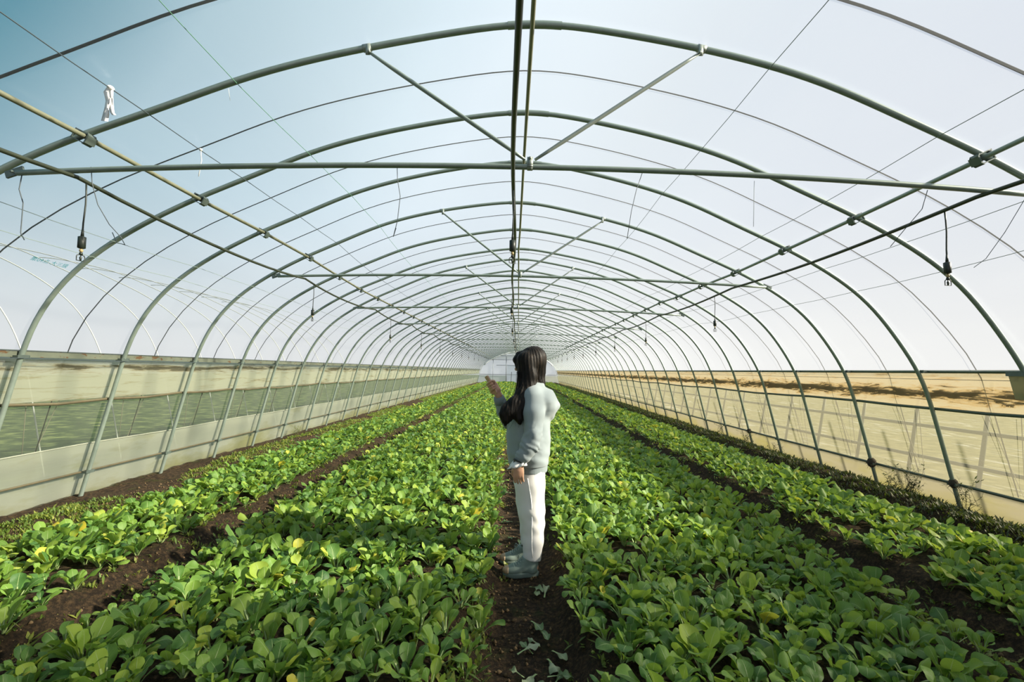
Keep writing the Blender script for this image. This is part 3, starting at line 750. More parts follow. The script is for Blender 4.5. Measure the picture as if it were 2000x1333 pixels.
# ------------------------------------------------------------------ neighbouring tunnels, seen through the side film
NB = simple('neighbour_steel', (.10, .115, .085), .6); NBL = simple('neighbour_steel_pale', (.36, .38, .35), .5)
def nb_post(s, mat):
    b = 5.28
    if s > 0: pts = [(b, 0, -.05), (b + .28, 0, 1.40)]
    else:
        P_ = curve(20)[0]; pts = [(-9.72 + x, 0, z) for x, z in P_[:int(len(P_) * .52):6]]
    return MB().tube(pts, .024 if s > 0 else .0075, 6).build('neighbour_post' if s > 0 else 'neighbour_bow', mat)
for s, mat, nn in ((1, NB, 16), (-1, NBL, 12)):
    src = None
    for i in range(nn):
        y = 4.45 + i * .93 if s > 0 else 4.15 + i * 1.0
        o = nb_post(s, mat) if src is None else copy_tree(src); src = src or o
        o.location = (0, y, 0)
        tag(o, '%s %s of the next tunnel, blurred behind the %s wall film' % (nth(i + 1), 'leaning post' if s > 0 else 'pale bow', 'right' if s > 0 else 'left'), 'post' if s > 0 else 'arch', 'posts of the neighbouring tunnel beyond the %s wall' % ('right' if s > 0 else 'left'))
    if s > 0:
        pass
        for z, nm in ((.81, 'upper'), (.41, 'lower')):
            o = MB().tube([(5.28 + .2 * z - .04, 2.5, z), (5.28 + .2 * z - .04, 24, z)], .024, 6).build('neighbour_rail', NB); tag(o, '%s rail of the next tunnel, blurred behind the right wall film' % nm, 'rail')

# entrance end of the tunnel, behind the photographer
mb = MB(); ts_ = np.linspace(0, PI, 41); P = arch_pt(-3, ts_, .0); y_ = -1.25
vs = [(leg_x(0), y_, -.05)] + [(p[0], y_, p[2]) for p in P] + [(-leg_x(0), y_, -.05)]; cen = (0, y_, 1.2)
o = MB().add([cen] + vs, [(0, i + 1, i) for i in range(1, len(vs))] + [(0, 1, len(vs))]).build('wall_front', FILM, smooth=False); tag(o, 'plastic film closing the entrance end behind the photographer', 'wall', kind='structure')

def net_mat():  # net added out of view, blocks sun and sky to darken the foreground
    m = MT('added_black_net'); tr = m.n('ShaderNodeBsdfTransparent', ins={'Color': (1, 1, 1, 1)}).outputs[0]
    return m.done(m.mixsh(.78, tr, m.princ((.012, .014, .013), .9, 0, .2)))
NET = net_mat(); rows = []
edge = lambda x: 1.58 + .30 * max(0.0, abs(x) - 2.0) + .95 * min(1.0, max(0.0, (abs(x) - 3.55) / .4))
for f in np.linspace(0, 1, 6):
    r_ = []
    for sgn, tl in ((1, np.linspace(.03, PI / 2, 22)), (-1, np.linspace(PI / 2, PI - .03, 22)[1:])):
        for t in tl:
            q = arch_pt(-3, t, .11)[0]; r_.append((q[0], -1.2 + f * (edge(q[0]) + 1.2), q[2]))
    lg = [(leg_x(z) + .15, -1.2 + f * (edge(leg_x(z)) + 1.2), z) for z in (.02, .5, 1.0, 1.4)]
    rows.append(lg + r_ + [(-a, b, c) for a, b, c in lg[::-1]])
Vv = np.array(rows); a_, b_ = Vv.shape[:2]; q_ = (np.arange(a_ - 1)[:, None] * b_ + np.arange(b_ - 1)[None, :]).ravel()
o = np_mesh('added_shade_net', Vv.reshape(-1, 3), np.stack([q_, q_ + 1, q_ + b_ + 1, q_ + b_], 1), NET); tag(o, 'black shade net added out of view over the near bays to dim the foreground', 'shade net')

# ------------------------------------------------------------------ pak choi
def leaf_arrays(rg, nu, nv, L_, W_, Lp, ph0, ph1, az, cup, wave, droop=.0, stalk=True, ns=3):
    """one leaf: pale stalk + spoon-shaped blade; returns V, quads, u, v, stalk flag"""
    tot = Lp + L_; K = 28
    s = np.linspace(0, tot, K); f = s / tot
    ang = ph0 + (ph1 - ph0) * f ** 1.6 + droop * np.clip(f - .6, 0, 1) ** 2 * 4
    r = np.concatenate([[0], np.cumsum(np.sin(ang[:-1]) * np.diff(s))]); z = np.concatenate([[0], np.cumsum(np.cos(ang[:-1]) * np.diff(s))])
    Vs, Fs, U, W, T = [], [], [], [], []
    b = 0
    sv = np.linspace(0, 1, nv) ** .82; ss = Lp + sv * L_; ss[0] = Lp * .5
    rr = np.interp(ss, s, r); zz = np.interp(ss, s, z); aa = np.interp(ss, s, ang)
    wid = W_ / 2 * np.where(sv < .55, .16 + .84 * np.sin(PI / 2 * np.clip(sv / .55, 0, 1)) ** 1.25, np.sqrt(np.clip(1 - ((sv - .55) / .452) ** 2, 0, 1)) ** .9); wid[-1] = W_ * .07; wid[0] = W_ * .05
    uu = np.linspace(-1, 1, nu); tw = rg.uniform(-.25, .25)
    ph = rg.uniform(0, 6)
    for i in range(nv):
        # normal of the blade in the r-z plane
        nr, nz = -math.cos(aa[i]), math.sin(aa[i])
        for u in uu:
            lift = cup * wid[i] * (u * u) + wave * math.sin(sv[i] * 9 + ph + u * 2.2) * abs(u) * wid[i] + tw * u * wid[i] * sv[i]
            Vs.append((rr[i] + nr * lift, u * wid[i] * (1 - .12 * abs(cup) * abs(u)), zz[i] + nz * lift)); U.append(u); W.append(sv[i]); T.append(0)
    for i in range(nv - 1):
        for j in range(nu - 1): Fs.append((b + i * nu + j, b + i * nu + j + 1, b + (i + 1) * nu + j + 1, b + (i + 1) * nu + j))
    SV, SF = [], []
    if stalk:
        m = ns
        for i in range(m):
            q = Lp * 1.12 * i / (m - 1); x0, z0, a0 = np.interp(q, s, r), np.interp(q, s, z), np.interp(q, s, ang)
            h = (.0085 - .0045 * i / (m - 1)) * (W_ / .07)
            th = h * .5; nr, nz = -math.cos(a0), math.sin(a0)
            for (cy, cn) in ((-1, .35), (0, -.75), (1, .35), (0, .1)): SV.append((x0 + nr * cn * th, cy * h, z0 + nz * cn * th))
        for i in range(m - 1):
            for j in range(4): SF.append((i * 4 + j, i * 4 + (j + 1) % 4, i * 4 + 4 + (j + 1) % 4, i * 4 + 4 + j))
    c, s_ = math.cos(az), math.sin(az); R = np.array([[c, s_, 0], [-s_, c, 0], [0, 0, 1]])
    Vs = np.array(Vs) @ R; SV = (np.array(SV) @ R) if SV else np.zeros((0, 3))
    return Vs, Fs, U, W, SV, SF

def plant_arrays(seed, nleaf, nu, nv, ns, big=1.0):
    rg = np.random.default_rng(seed); V, F, U, W, T, SV, SF = [], [], [], [], [], [], []; b = sb = 0
    a0 = rg.uniform(0, 6.28)
    tone = rg.normal(.40, .08)
    for k in range(nleaf):
        fr = k / max(1, nleaf - 1)                    # 0 outer .. 1 inner
        az = a0 + k * 2.399 + rg.uniform(-.3, .3)
        L_ = big * (.094 - .030 * fr) * rg.uniform(.80, 1.18); W_ = L_ * rg.uniform(.70, .94)
        Lp = big * (.084 - .020 * fr) * rg.uniform(.75, 1.25)
        ph0 = (.62 - .44 * fr) * rg.uniform(.7, 1.25); ph1 = ph0 + rg.uniform(.2, 1.55) * (1.1 - .5 * fr)
        v, f, u, w_, sv, sf = leaf_arrays(rg, nu, nv, L_, W_, Lp, ph0, ph1, az, rg.uniform(-.5, .5), rg.uniform(.03, .24), rg.uniform(-.3, 1.2), ns > 1, max(2, ns))
        off = np.array([math.cos(az), math.sin(az), 0]) * .006
        t = tone + rg.normal(0, .14) + (.14 * fr if rg.random() < .6 else 0)
        if fr < .35 and rg.random() < .09: t = rg.uniform(.82, 1.0)
        V.append(v + off); F += [tuple(b + i for i in q) for q in f]; U += u; W += w_; T += [t] * len(u); b += len(v)
        SV.append(sv + off); SF += [tuple(sb + i for i in q) for q in sf]; sb += len(sv)
    return np.concatenate(V), np.array(F), np.array(U), np.array(W), np.clip(np.array(T), 0, 1), np.concatenate(SV), (np.array(SF) if SF else np.zeros((0, 4), int))

# where the plants stand: cross rows along every bed
BEDS = {'left': (-2.18, -.29), 'right': (.33, 2.16), 'outer left': (-3.60, -2.70), 'outer right': (2.66, 3.66)}
rgp = np.random.default_rng(21)
plants = []                                            # bed, row, x, y, scale, rot
for bed, (xa, xb) in BEDS.items():
    y, row = 1.15, 0
    while y < 49.0:
        near = y < 9
        sp = .138 if y < 9 else (.172 if y < 18 else .23)
        nxp = max(2, int(round((xb - xa) / sp)))
        for j in range(nxp + 1):
            x = xa + (xb - xa) * j / nxp + rgp.normal(0, .030); yy = y + rgp.normal(0, .040)
            sc = rgp.uniform(.68, 1.20) * (1.0 if y < 9 else (1.12 if y < 18 else 1.35))
            edge = min(abs(x - xa), abs(x - xb)); sc *= .86 if edge < .10 else 1.0
            pskip = .05
            if bed == 'outer right' and x < 2.95: pskip = .32
            if bed == 'outer left' and y < 4 and edge < .15: pskip = .3
            if bed == 'right' and x > 1.95 and y < 5: pskip = .25
            if rgp.random() < pskip: continue
            plants.append((bed, row, x + float(drift(yy)), yy, sc, rgp.uniform(0, 6.28)))
        y += sp * .98; row += 1
def project(x, y, z):
    d = Vector((x - CX, y, z - CZ)); w_ = d.dot(FWD)
    if w_ <= .1: return None
    return 1000 + FPX * d.dot(RIGHT) / w_, 666.5 - FPX * d.dot(UP) / w_
vis = []
for i, p in enumerate(plants):
    q = project(p[2], p[3], .26)
    if q and -25 < q[0] < 2025 and q[1] < 1350:
        vis.append(((p[2] - CX) ** 2 + p[3] ** 2, i))
vis.sort(); solo = [i for _, i in vis[:300]]; solo_set = set(solo)

NPROTO = 14
protoP = []
for k in range(NPROTO):
    V, F, U, W, T, SV, SF = plant_arrays(100 + k, int(7 + k % 4), 7, 10, 5)
    protoP.append((V, F, U, W, T, SV, SF))
def proto_objs(k):
    V, F, U, W, T, SV, SF = protoP[k]
    o = bpy.data.objects.new('pak_choi', None); link(o); o.empty_display_size = .05
    def part(name, keep):
        ids = np.nonzero(keep)[0]; mp = -np.ones(len(V), int); mp[ids] = np.arange(len(ids)); FF = F[keep[F].all(1)]
        return np_mesh(name, V[ids], mp[FF], LEAF, o, True, {'leaf_u': U[ids], 'leaf_v': W[ids], 'tint': T[ids], 'stalk': np.zeros(len(ids))})
    yel = T > .82
    part('leaves', ~yel)
    if yel.any(): part('yellow_leaf', yel)['label'] = 'yellowing leaf'
    np_mesh('stalks', SV, SF, STALK, o, True)['label'] = 'pale green stalks'; return o
pobj = [None] * NPROTO
first_row = {b: min(plants[i][1] for i in solo if plants[i][0] == b) for b in BEDS if any(plants[i][0] == b for i in solo)}
rank = {}
for b in BEDS:
    rows = {}
    for i in solo:
        if plants[i][0] == b: rows.setdefault(plants[i][1], []).append(i)
    for r_, lst in rows.items():
        lst.sort(key=lambda i: abs(plants[i][2]))
        for c_, i in enumerate(lst): rank[i] = (r_ - first_row[b] + 1, c_ + 1)
for c_, i in enumerate(solo):
    bed, row, x, y, sc, rot = plants[i]; k = int(rgp.integers(0, NPROTO))
    if pobj[k] is None: o = proto_objs(k); pobj[k] = o
    else: o = copy_tree(pobj[k])
    o.location = (x, y, ground_at(x, y) - .012); o.rotation_euler = (rgp.normal(0, .13), rgp.normal(0, .13), rot); o.scale = (sc,) * 3
    r_, n_ = rank[i]
    if bed in ('left', 'right'): lab = 'pak choi in the %s row from the front, %s from the path, %s bed' % (nth(r_), nth(n_), bed)
    else: lab = 'pak choi in the %s row from the front, %s from the furrow, %s bed' % (nth(r_), nth(n_), bed)
    tag(o, lab, 'vegetable', 'pak choi plants in the %s bed' % bed)
# the rest of the crop as one mass
LODS = {0: [plant_arrays(300 + k, 8, 5, 7, 3) for k in range(10)], 1: [plant_arrays(400 + k, 7, 3, 5, 2) for k in range(10)], 2: [plant_arrays(500 + k, 5, 3, 4, 0) for k in range(8)]}
AV, AF, AU, AW, AT, AS = [], [], [], [], [], []; base = 0
rest = [p for i, p in enumerate(plants) if i not in solo_set]
gy = soil_z(np.array([p[2] for p in rest]), np.array([p[3] for p in rest]))
buckets = {}
for p, g in zip(rest, gy):
    lod = 0 if p[3] < 6.5 else (1 if p[3] < 15 else 2)
    buckets.setdefault((lod, int(rgp.integers(0, len(LODS[lod])))), []).append((p[2], p[3], g - .012, p[4], p[5], rgp.normal(0, .06)))
for (lod, k), lst in buckets.items():
    V, F, U, W, T, SV, SF = LODS[lod][k]
    VV = np.concatenate([V, SV]); FF = np.concatenate([F, SF + len(V)]) if len(SF) else F
    UU = np.concatenate([U, np.zeros(len(SV)) + .9]); WW = np.concatenate([W, np.zeros(len(SV))]); TT = np.concatenate([T, np.zeros(len(SV))]); PP = np.concatenate([np.zeros(len(V)), np.ones(len(SV))])
    a = np.array(lst); c, s = np.cos(a[:, 4]), np.sin(a[:, 4]); sc = a[:, 3]
    vx = (VV[None, :, 0] * c[:, None] - VV[None, :, 1] * s[:, None]) * sc[:, None] + a[:, 0:1]
    vy = (VV[None, :, 0] * s[:, None] + VV[None, :, 1] * c[:, None]) * sc[:, None] + a[:, 1:2]
    vz = VV[None, :, 2] * sc[:, None] + a[:, 2:3]
    n_, m_ = vx.shape
    AV.append(np.stack([vx, vy, vz], 2).reshape(-1, 3)); AF.append((FF[None] + (np.arange(n_) * m_)[:, None, None] + base).reshape(-1, 4)); base += n_ * m_
    AU.append(np.tile(UU, n_)); AW.append(np.tile(WW, n_)); AS.append(np.tile(PP, n_)); AT.append(np.clip((TT[None] + a[:, 5:6]), 0, 1).ravel())
o = np_mesh('pak_choi_crop', np.concatenate(AV), np.concatenate(AF), LEAF, None, True, {'leaf_u': np.concatenate(AU), 'leaf_v': np.concatenate(AW), 'tint': np.concatenate(AT), 'stalk': np.concatenate(AS)})
tag(o, 'dense rows of pak choi filling the four beds farther back', 'vegetable crop', kind='stuff')

# ------------------------------------------------------------------ small growth and litter
def tufts(name, spots, mat, lab, cat, seed, hgt=(.02, .06), wid=(.006, .016), nb=(5, 11), lean=.8):
    rg = np.random.default_rng(seed); V, F, U, W, T = [], [], [], [], []; b = 0
    gz = soil_z(np.array([s[0] for s in spots]), np.array([s[1] for s in spots]))
    for (x, y, sc), g in zip(spots, gz):
        tone = rg.uniform(.25, .95)
        for k in range(int(rg.integers(*nb))):
            az = rg.uniform(0, 6.28); h = rg.uniform(*hgt) * sc; wd = rg.uniform(*wid) * sc; ln = rg.uniform(.2, lean)
            c, s = math.cos(az), math.sin(az); bx, by = x + rg.normal(0, .02 * sc), y + rg.normal(0, .02 * sc)
            for i, (f, ww) in enumerate(((0, .35), (.55, 1.0), (1.0, .15))):
                rr = h * ln * f * (1 + .4 * f); zz = h * (f - .25 * ln * f * f)
                for u in (-1, 1): V.append((bx + c * rr - s * u * wd * ww, by + s * rr + c * u * wd * ww, g + zz - .004)); U.append(u * .9); W.append(f); T.append(tone + rg.normal(0, .08))
            F += [(b, b + 1, b + 3, b + 2), (b + 2, b + 3, b + 5, b + 4)]; b += 6
    o = np_mesh(name, np.array(V), np.array(F), mat, None, True, {'leaf_u': U, 'leaf_v': W, 'tint': np.clip(T, 0, 1), 'stalk': np.zeros(len(V))})
    return tag(o, lab, cat, kind='stuff')
rw = np.random.default_rng(5); sp_l, sp_r, sp_f = [], [], []
for _ in range(6500):
    y = 2.6 + rw.random() ** 1.7 * 36; x = -rw.uniform(3.74, 4.30); k = float(vnoise2(np.array([x * 1.3]), np.array([y * .8]), 9)[0])
    if k > -.35 and x < -3.9 or k > .35: sp_l.append((x + float(drift(y)), y, rw.uniform(.4, 1.0) * (1 + .03 * y)))
for _ in range(6500):
    y = 2.6 + rw.random() ** 1.7 * 36; x = rw.uniform(3.78, 4.30)
    sp_r.append((x + float(drift(y)), y, rw.uniform(.6, 1.5) * (1 + .02 * y)))
for _ in range(3400):
    y = 1.6 + rw.random() ** 1.8 * 26; e = rw.choice([-2.62, -2.5, -2.22, -.36, -.27, .30, 2.25, 2.45, 2.6, -2.35]); x = e + rw.normal(0, .06)
    sp_f.append((x + float(drift(y)), y, rw.uniform(.4, 1.0) * (1 + .02 * y)))
tufts('weeds', sp_l, WEED, 'low green weeds along the bank at the foot of the left wall', 'weeds', 31, hgt=(.015, .045), wid=(.004, .009))
tufts('bank_weeds', sp_r, DARKWEED, 'dark mossy weeds on the bank at the foot of the right wall', 'weeds', 32, hgt=(.012, .042), wid=(.003, .007))
tufts('furrow_weeds', sp_f, WEED, 'small weeds and seedlings along the furrow edges', 'weeds', 33, hgt=(.015, .055), wid=(.005, .013), nb=(4, 9), lean=1.2)
# crumbs of soil
V, F = [], []; b = 0
for _ in range(9000):
    y = 1.7 + rw.random() ** 1.6 * 13; e = rw.choice([0., -2.43, 2.43, -3.9, 3.9, -.3, -2.25], p=[.12, .16, .10, .26, .10, .14, .12]); x = e + rw.normal(0, .13)
    r = (.003 + .011 * rw.random() ** 2.2) * (1 + .03 * y); g = ground_at(x, y) if False else None
    V.append((x, y, r)); 
cx = np.array(V); gz = soil_z(cx[:, 0], cx[:, 1]); oc = np.array([(1, 0, 0), (-1, 0, 0), (0, 1, 0), (0, -1, 0), (0, 0, 1), (0, 0, -1)], float)
of = np.array([(0, 2, 4), (2, 1, 4), (1, 3, 4), (3, 0, 4), (2, 0, 5), (1, 2, 5), (3, 1, 5), (0, 3, 5)])
jit = rw.uniform(.6, 1.3, (len(cx), 6, 1)); VV = oc[None] * jit * cx[:, 2][:, None, None] + np.stack([cx[:, 0], cx[:, 1], gz + cx[:, 2] * .35], 1)[:, None, :]
FF = (of[None] + (np.arange(len(cx)) * 6)[:, None, None]).reshape(-1, 3)
o = np_mesh('soil_crumbs', VV.reshape(-1, 3), FF, CLOD, None, False); tag(o, 'crumbs and clods of brown soil on the furrows and banks', 'soil', kind='stuff')

# wilted leaves dropped on the path
FL = [(.07, 3.10), (.12, 3.02), (.03, 3.16), (.02, 2.72), (.06, 2.64), (.06, 2.50), (.12, 2.47), (.02, 2.44), (-.06, 2.42), (.09, 2.40), (.03, 2.28), (.08, 2.26), (-.03, 2.25), (.11, 2.22), (-.12, 2.20), (-.06, 2.16), (.01, 2.14), (.15, 2.13),
      (.18, 2.10), (-.10, 2.11), (.05, 2.09), (-.05, 4.05), (.02, 4.2), (-.08, 4.5), (.0, 4.75), (-.03, 3.85), (.05, 5.2), (-.06, 5.5)]
FL.sort(key=lambda q: q[1]); rl = np.random.default_rng(77)
for i, (x, y) in enumerate(FL):
    L_ = rl.uniform(.045, .085)
    v, f, u, w_, sv, sf = leaf_arrays(rl, 7, 9, L_, L_ * rl.uniform(.55, .8), L_ * .7, 1.25, 1.75, rl.uniform(0, 6.28), rl.uniform(-.7, .7), rl.uniform(.3, .6))
    o = np_mesh('fallen_leaf', v, np.array(f), WILT, None, True, {'leaf_u': u, 'leaf_v': w_, 'tint': np.full(len(v), rl.uniform(.1, .9)), 'stalk': np.zeros(len(v))})
    np_mesh('stalk', sv, np.array(sf), STALK, o)
    o.location = (x, y, ground_at(x, y) + .010)
    tag(o, 'wilted leaf lying on the soil path, %s from the camera' % ('nearest' if i == 0 else nth(i + 1)), 'leaf', 'wilted leaves on the path')

# taller weeds by the right posts
def tall_weed(x, y, h, seed, lab, n=9, mat=DARKWEED):
    rg = np.random.default_rng(seed); st = MB(); V, F, U, W, T = [], [], [], [], []; b = 0
    for k in range(n):
        az = rg.uniform(0, 6.28); ln = rg.uniform(.1, .6); hh = h * rg.uniform(.5, 1.0)
        P = [np.array([x + rg.normal(0, .05) + math.cos(az) * ln * hh * f * f, y + rg.normal(0, .05) * (f == 0) + math.sin(az) * ln * hh * f * f, hh * f]) for f in (0, .35, .7, 1.0)]
        P[1][1] = P[0][1] * .65 + P[1][1] * .35; g = ground_at(P[0][0], P[0][1])
        P = [p + np.array([0, 0, g - .01]) for p in P]; st.tube([tuple(p) for p in P], [.0025, .002, .0015, .0008], 4)
        for q in range(14):
            f = rg.uniform(.2, 1.0); p = np.array([np.interp(f, (0, .35, .7, 1), [a[i] for a in P]) for i in range(3)])
            d = rg.normal(size=3); d[2] = abs(d[2]) * .3; d /= np.linalg.norm(d); l_ = rg.uniform(.015, .045); sd = np.cross(d, [0, 0, 1.0]); sd /= np.linalg.norm(sd) + 1e-9
            for ff, ww in ((0, .2), (.5, 1), (1, .1)):
                for u in (-1, 1): V.append(tuple(p + d * l_ * ff + sd * u * l_ * .2 * ww)); U.append(u * .9); W.append(ff); T.append(rg.uniform(.3, .9))
            F += [(b, b + 1, b + 3, b + 2), (b + 2, b + 3, b + 5, b + 4)]; b += 6
    o = st.build('wild_weed', STALKW)
    np_mesh('leaves', np.array(V), np.array(F), mat, o, True, {'leaf_u': U, 'leaf_v': W, 'tint': T, 'stalk': np.zeros(len(V))}); tag(o, lab, 'weed', 'tall weeds')
STALKW = simple('brown_weed_stem', (.10, .09, .04), .8)
tall_weed(4.22, 5.0, .36, 1, 'bushy dark weed beside the third arch foot on the right', 22)
tall_weed(4.24, 5.25, .30, 2, 'dark weed just behind the bushy one on the right bank', 14)
tall_weed(4.16, 4.35, .34, 3, 'thin branching weed nearest the photo edge on the right bank', 12)
tall_weed(4.24, 7.55, .26, 4, 'small weed at the right wall between sixth and seventh arch', 9)
tall_weed(4.24, 8.45, .30, 5, 'leafy weed at the right wall near the seventh arch', 10)
tall_weed(4.26, 9.6, .34, 6, 'upright weed at the right wall farther along', 10)
tall_weed(-4.28, 9.0, .26, 7, 'bright green weed at the foot of the left wall', 10, WEED)

# ------------------------------------------------------------------ distance-field modelling for the figure
def surface_nets(val, org, h):
    nx, ny, nz = val.shape
    ins = val < 0
    c = [ins[dx:nx - 1 + dx, dy:ny - 1 + dy, dz:nz - 1 + dz] for dx in (0, 1) for dy in (0, 1) for dz in (0, 1)]
    cnt = sum(a.astype(np.int8) for a in c); act = (cnt > 0) & (cnt < 8)
    I = np.argwhere(act); idx = -np.ones(act.shape, np.int64); idx[act] = np.arange(len(I))
    acc = np.zeros((len(I), 3)); num = np.zeros(len(I))
    cor = [(dx, dy, dz) for dx in (0, 1) for dy in (0, 1) for dz in (0, 1)]
    vals = [val[I[:, 0] + a, I[:, 1] + b, I[:, 2] + d] for a, b, d in cor]
    for i in range(8):
        for j in range(i + 1, 8):
            if sum(abs(cor[i][k] - cor[j][k]) for k in range(3)) != 1: continue
            a, b = vals[i], vals[j]; m = (a < 0) != (b < 0)
            t = np.where(m, a / np.where(a == b, 1, a - b), 0)
            for k in range(3): acc[:, k] += np.where(m, cor[i][k] + (cor[j][k] - cor[i][k]) * t, 0)
            num += m
    V = (I + acc / num[:, None]) * h + np.array(org)
    F = []
    for ax in range(3):
        u, v = (ax + 1) % 3, (ax + 2) % 3
        s0 = [slice(None)] * 3; s1 = [slice(None)] * 3
        s0[ax] = slice(0, -1); s1[ax] = slice(1, None)
        a, b = ins[tuple(s0)], ins[tuple(s1)]
        E_ = np.argwhere(a != b); E_ = E_[(E_[:, u] > 0) & (E_[:, v] > 0) & (E_[:, u] < val.shape[u] - 1) & (E_[:, v] < val.shape[v] - 1)]
        fl = a[E_[:, 0], E_[:, 1], E_[:, 2]]
        q = []
        for du, dv in ((1, 1), (0, 1), (0, 0), (1, 0)):
            P = E_.copy(); P[:, u] -= du; P[:, v] -= dv; q.append(idx[P[:, 0], P[:, 1], P[:, 2]])
        Q = np.stack(q, 1); Q = np.where(fl[:, None], Q, Q[:, ::-1]); F.append(Q)
    F = np.concatenate(F); F = F[(F >= 0).all(1)]
    return V, F

class SDF:
    def __init__(self, lo, hi, h):
        self.h = h; self.lo = np.array(lo, float); n = np.ceil((np.array(hi) - self.lo) / h).astype(int) + 1
        self.ax = [self.lo[i] + h * np.arange(n[i]) for i in range(3)]; self.v = np.full(n, .25, np.float32)
    def _win(self, lo, hi):
        s = []
        for i in range(3):
            a = max(0, int((lo[i] - self.lo[i]) / self.h)); b = min(len(self.ax[i]), int((hi[i] - self.lo[i]) / self.h) + 2); s.append(slice(a, max(a, b)))
        return tuple(s), (self.ax[0][s[0]][:, None, None], self.ax[1][s[1]][None, :, None], self.ax[2][s[2]][None, None, :])
    def _join(self, s, d, k, op):
        a = self.v[s]
        if op == 'add':
            h = np.clip(.5 + .5 * (a - d) / k, 0, 1); self.v[s] = a * (1 - h) + d * h - k * h * (1 - h)
        elif op == 'cut':
            h = np.clip(.5 - .5 * (a + d) / k, 0, 1); self.v[s] = a * (1 - h) - d * h + k * h * (1 - h)
    def cone(self, a, b, ra, rb, k=.02, sx=1.0, sy=1.0, op='add'):
        a, b = np.array(a, float), np.array(b, float); R = max(ra, rb) * max(sx, sy) + k * 1.6 + .01
        s, (X, Y, Z) = self._win(np.minimum(a, b) - R, np.maximum(a, b) + R)
        d = b - a; px, py, pz = (X - a[0]) / sx, (Y - a[1]) / sy, Z - a[2]; dx, dy, dz = d[0] / sx, d[1] / sy, d[2]
        t = np.clip((px * dx + py * dy + pz * dz) / (dx * dx + dy * dy + dz * dz + 1e-12), 0, 1)
        D = (np.sqrt((px - t * dx) ** 2 + (py - t * dy) ** 2 + (pz - t * dz) ** 2) - (ra + (rb - ra) * t)) * min(1, sx, sy) ** .5
        self._join(s, D, k, op); return self
    def chain(self, pts, rs, **kw):
        for i in range(len(pts) - 1): self.cone(pts[i], pts[i + 1], rs[i], rs[i + 1], **kw)
        return self
    def ell(self, c, r, k=.02, rz=0.0, ry=0.0, op='add'):
        c, r = np.array(c, float), np.array(r, float); R = r.max() + k * 1.6 + .01
        s, (X, Y, Z) = self._win(c - R, c + R); x, y, z = X - c[0], Y - c[1], Z - c[2]
        if rz: x, y = x * math.cos(rz) + y * math.sin(rz), -x * math.sin(rz) + y * math.cos(rz)
        if ry: x, z = x * math.cos(ry) + z * math.sin(ry), -x * math.sin(ry) + z * math.cos(ry)
        q = np.sqrt((x / r[0]) ** 2 + (y / r[1]) ** 2 + (z / r[2]) ** 2); g = np.sqrt((x / r[0] ** 2) ** 2 + (y / r[1] ** 2) ** 2 + (z / r[2] ** 2) ** 2)
        self._join(s, q * (q - 1) / (g + 1e-9), k, op); return self
    def grid(self): return self.ax[0][:, None, None], self.ax[1][None, :, None], self.ax[2][None, None, :]
    def keep(self, fn):                                # intersect with fn(x,y,z) < 0
        self.v = np.maximum(self.v, fn(*self.grid()).astype(np.float32)); return self
    def disp(self, fn):
        m = np.abs(self.v) < .05; X, Y, Z = np.broadcast_arrays(*self.grid()); self.v[m] += fn(X[m], Y[m], Z[m]).astype(np.float32); return self
    def mesh(self, name, mat, parent=None, smooth_it=2):
        V, F = surface_nets(self.v.astype(np.float64), self.lo, self.h)
        e = np.concatenate([F[:, [0, 1]], F[:, [1, 2]], F[:, [2, 3]], F[:, [3, 0]]])
        for _ in range(smooth_it):
            acc = np.zeros_like(V); n = np.zeros(len(V))
            np.add.at(acc, e[:, 0], V[e[:, 1]]); np.add.at(acc, e[:, 1], V[e[:, 0]]); np.add.at(n, e[:, 0], 1); np.add.at(n, e[:, 1], 1)
            V = V * .5 + .5 * acc / np.maximum(n, 1)[:, None]
        return np_mesh(name, V, F, mat, parent, True)

# ------------------------------------------------------------------ the person, standing on the path in profile, looking at a phone
def fabric(name, col, scale=380, var=.06, rough=.9, bump=.25):
    m = MT(name); v = m.obj(); n = m.noise(scale, 2, .5, v); c = m.mix(m.noise(9, 4, .6, v), [x * (1 - var) for x in col], [min(1, x * (1 + var)) for x in col])
    b = m.princ(c, rough, 0, .15, m.bump(n, bump, .002)); s_ = b.node; 
    s_.inputs['Sheen Weight'].default_value = .25
    return m.done(b)
SKIN = MT('skin'); _v = SKIN.obj(); _c = SKIN.mix(SKIN.noise(40, 4, .6, _v), (.50, .27, .17), (.62, .37, .25)); _b = SKIN.princ(_c, .5, 0, .4); _b.node.inputs['Subsurface Weight'].default_value = .12; _b.node.inputs['Subsurface Scale'].default_value = .01
SKIN = SKIN.done(_b)
HOODIE = fabric('grey_marl_fleece', (.265, .312, .325), var=.12); RIB = fabric('grey_rib_knit', (.225, .268, .28), bump=.4); TROUS = fabric('white_jersey', (.76, .75, .725)); WHITE = fabric('white_cotton', (.82, .83, .82))
SHOE = simple('sage_green_suede', (.22, .285, .25), .85, var=.15, scale=60, spec=.2); SOLE = simple('sage_rubber', (.15, .20, .175), .7, var=.12); TOE = simple('tan_toe_cap', (.46, .33, .21), .7, var=.15); LACE = simple('pale_sage_lace', (.42, .50, .44), .8)
_m = MT('dark_hair'); _o = _m.obj((90, 90, 6)); _n = _m.noise(1.0, 4, .6, _o)
_b = _m.princ(_m.ramp(_n, [(.3, (.004, .004, .004)), (.55, (.010, .008, .006)), (.75, (.035, .021, .011))]), .52, 0, .16, _m.bump(_n, .5, .004)); HAIR = _m.done(_b)
EYEW = simple('eye_white', (.8, .8, .78), .3); EYEI = simple('dark_iris', (.02, .012, .01), .2); LIPS = simple('lips', (.50, .20, .17), .45)

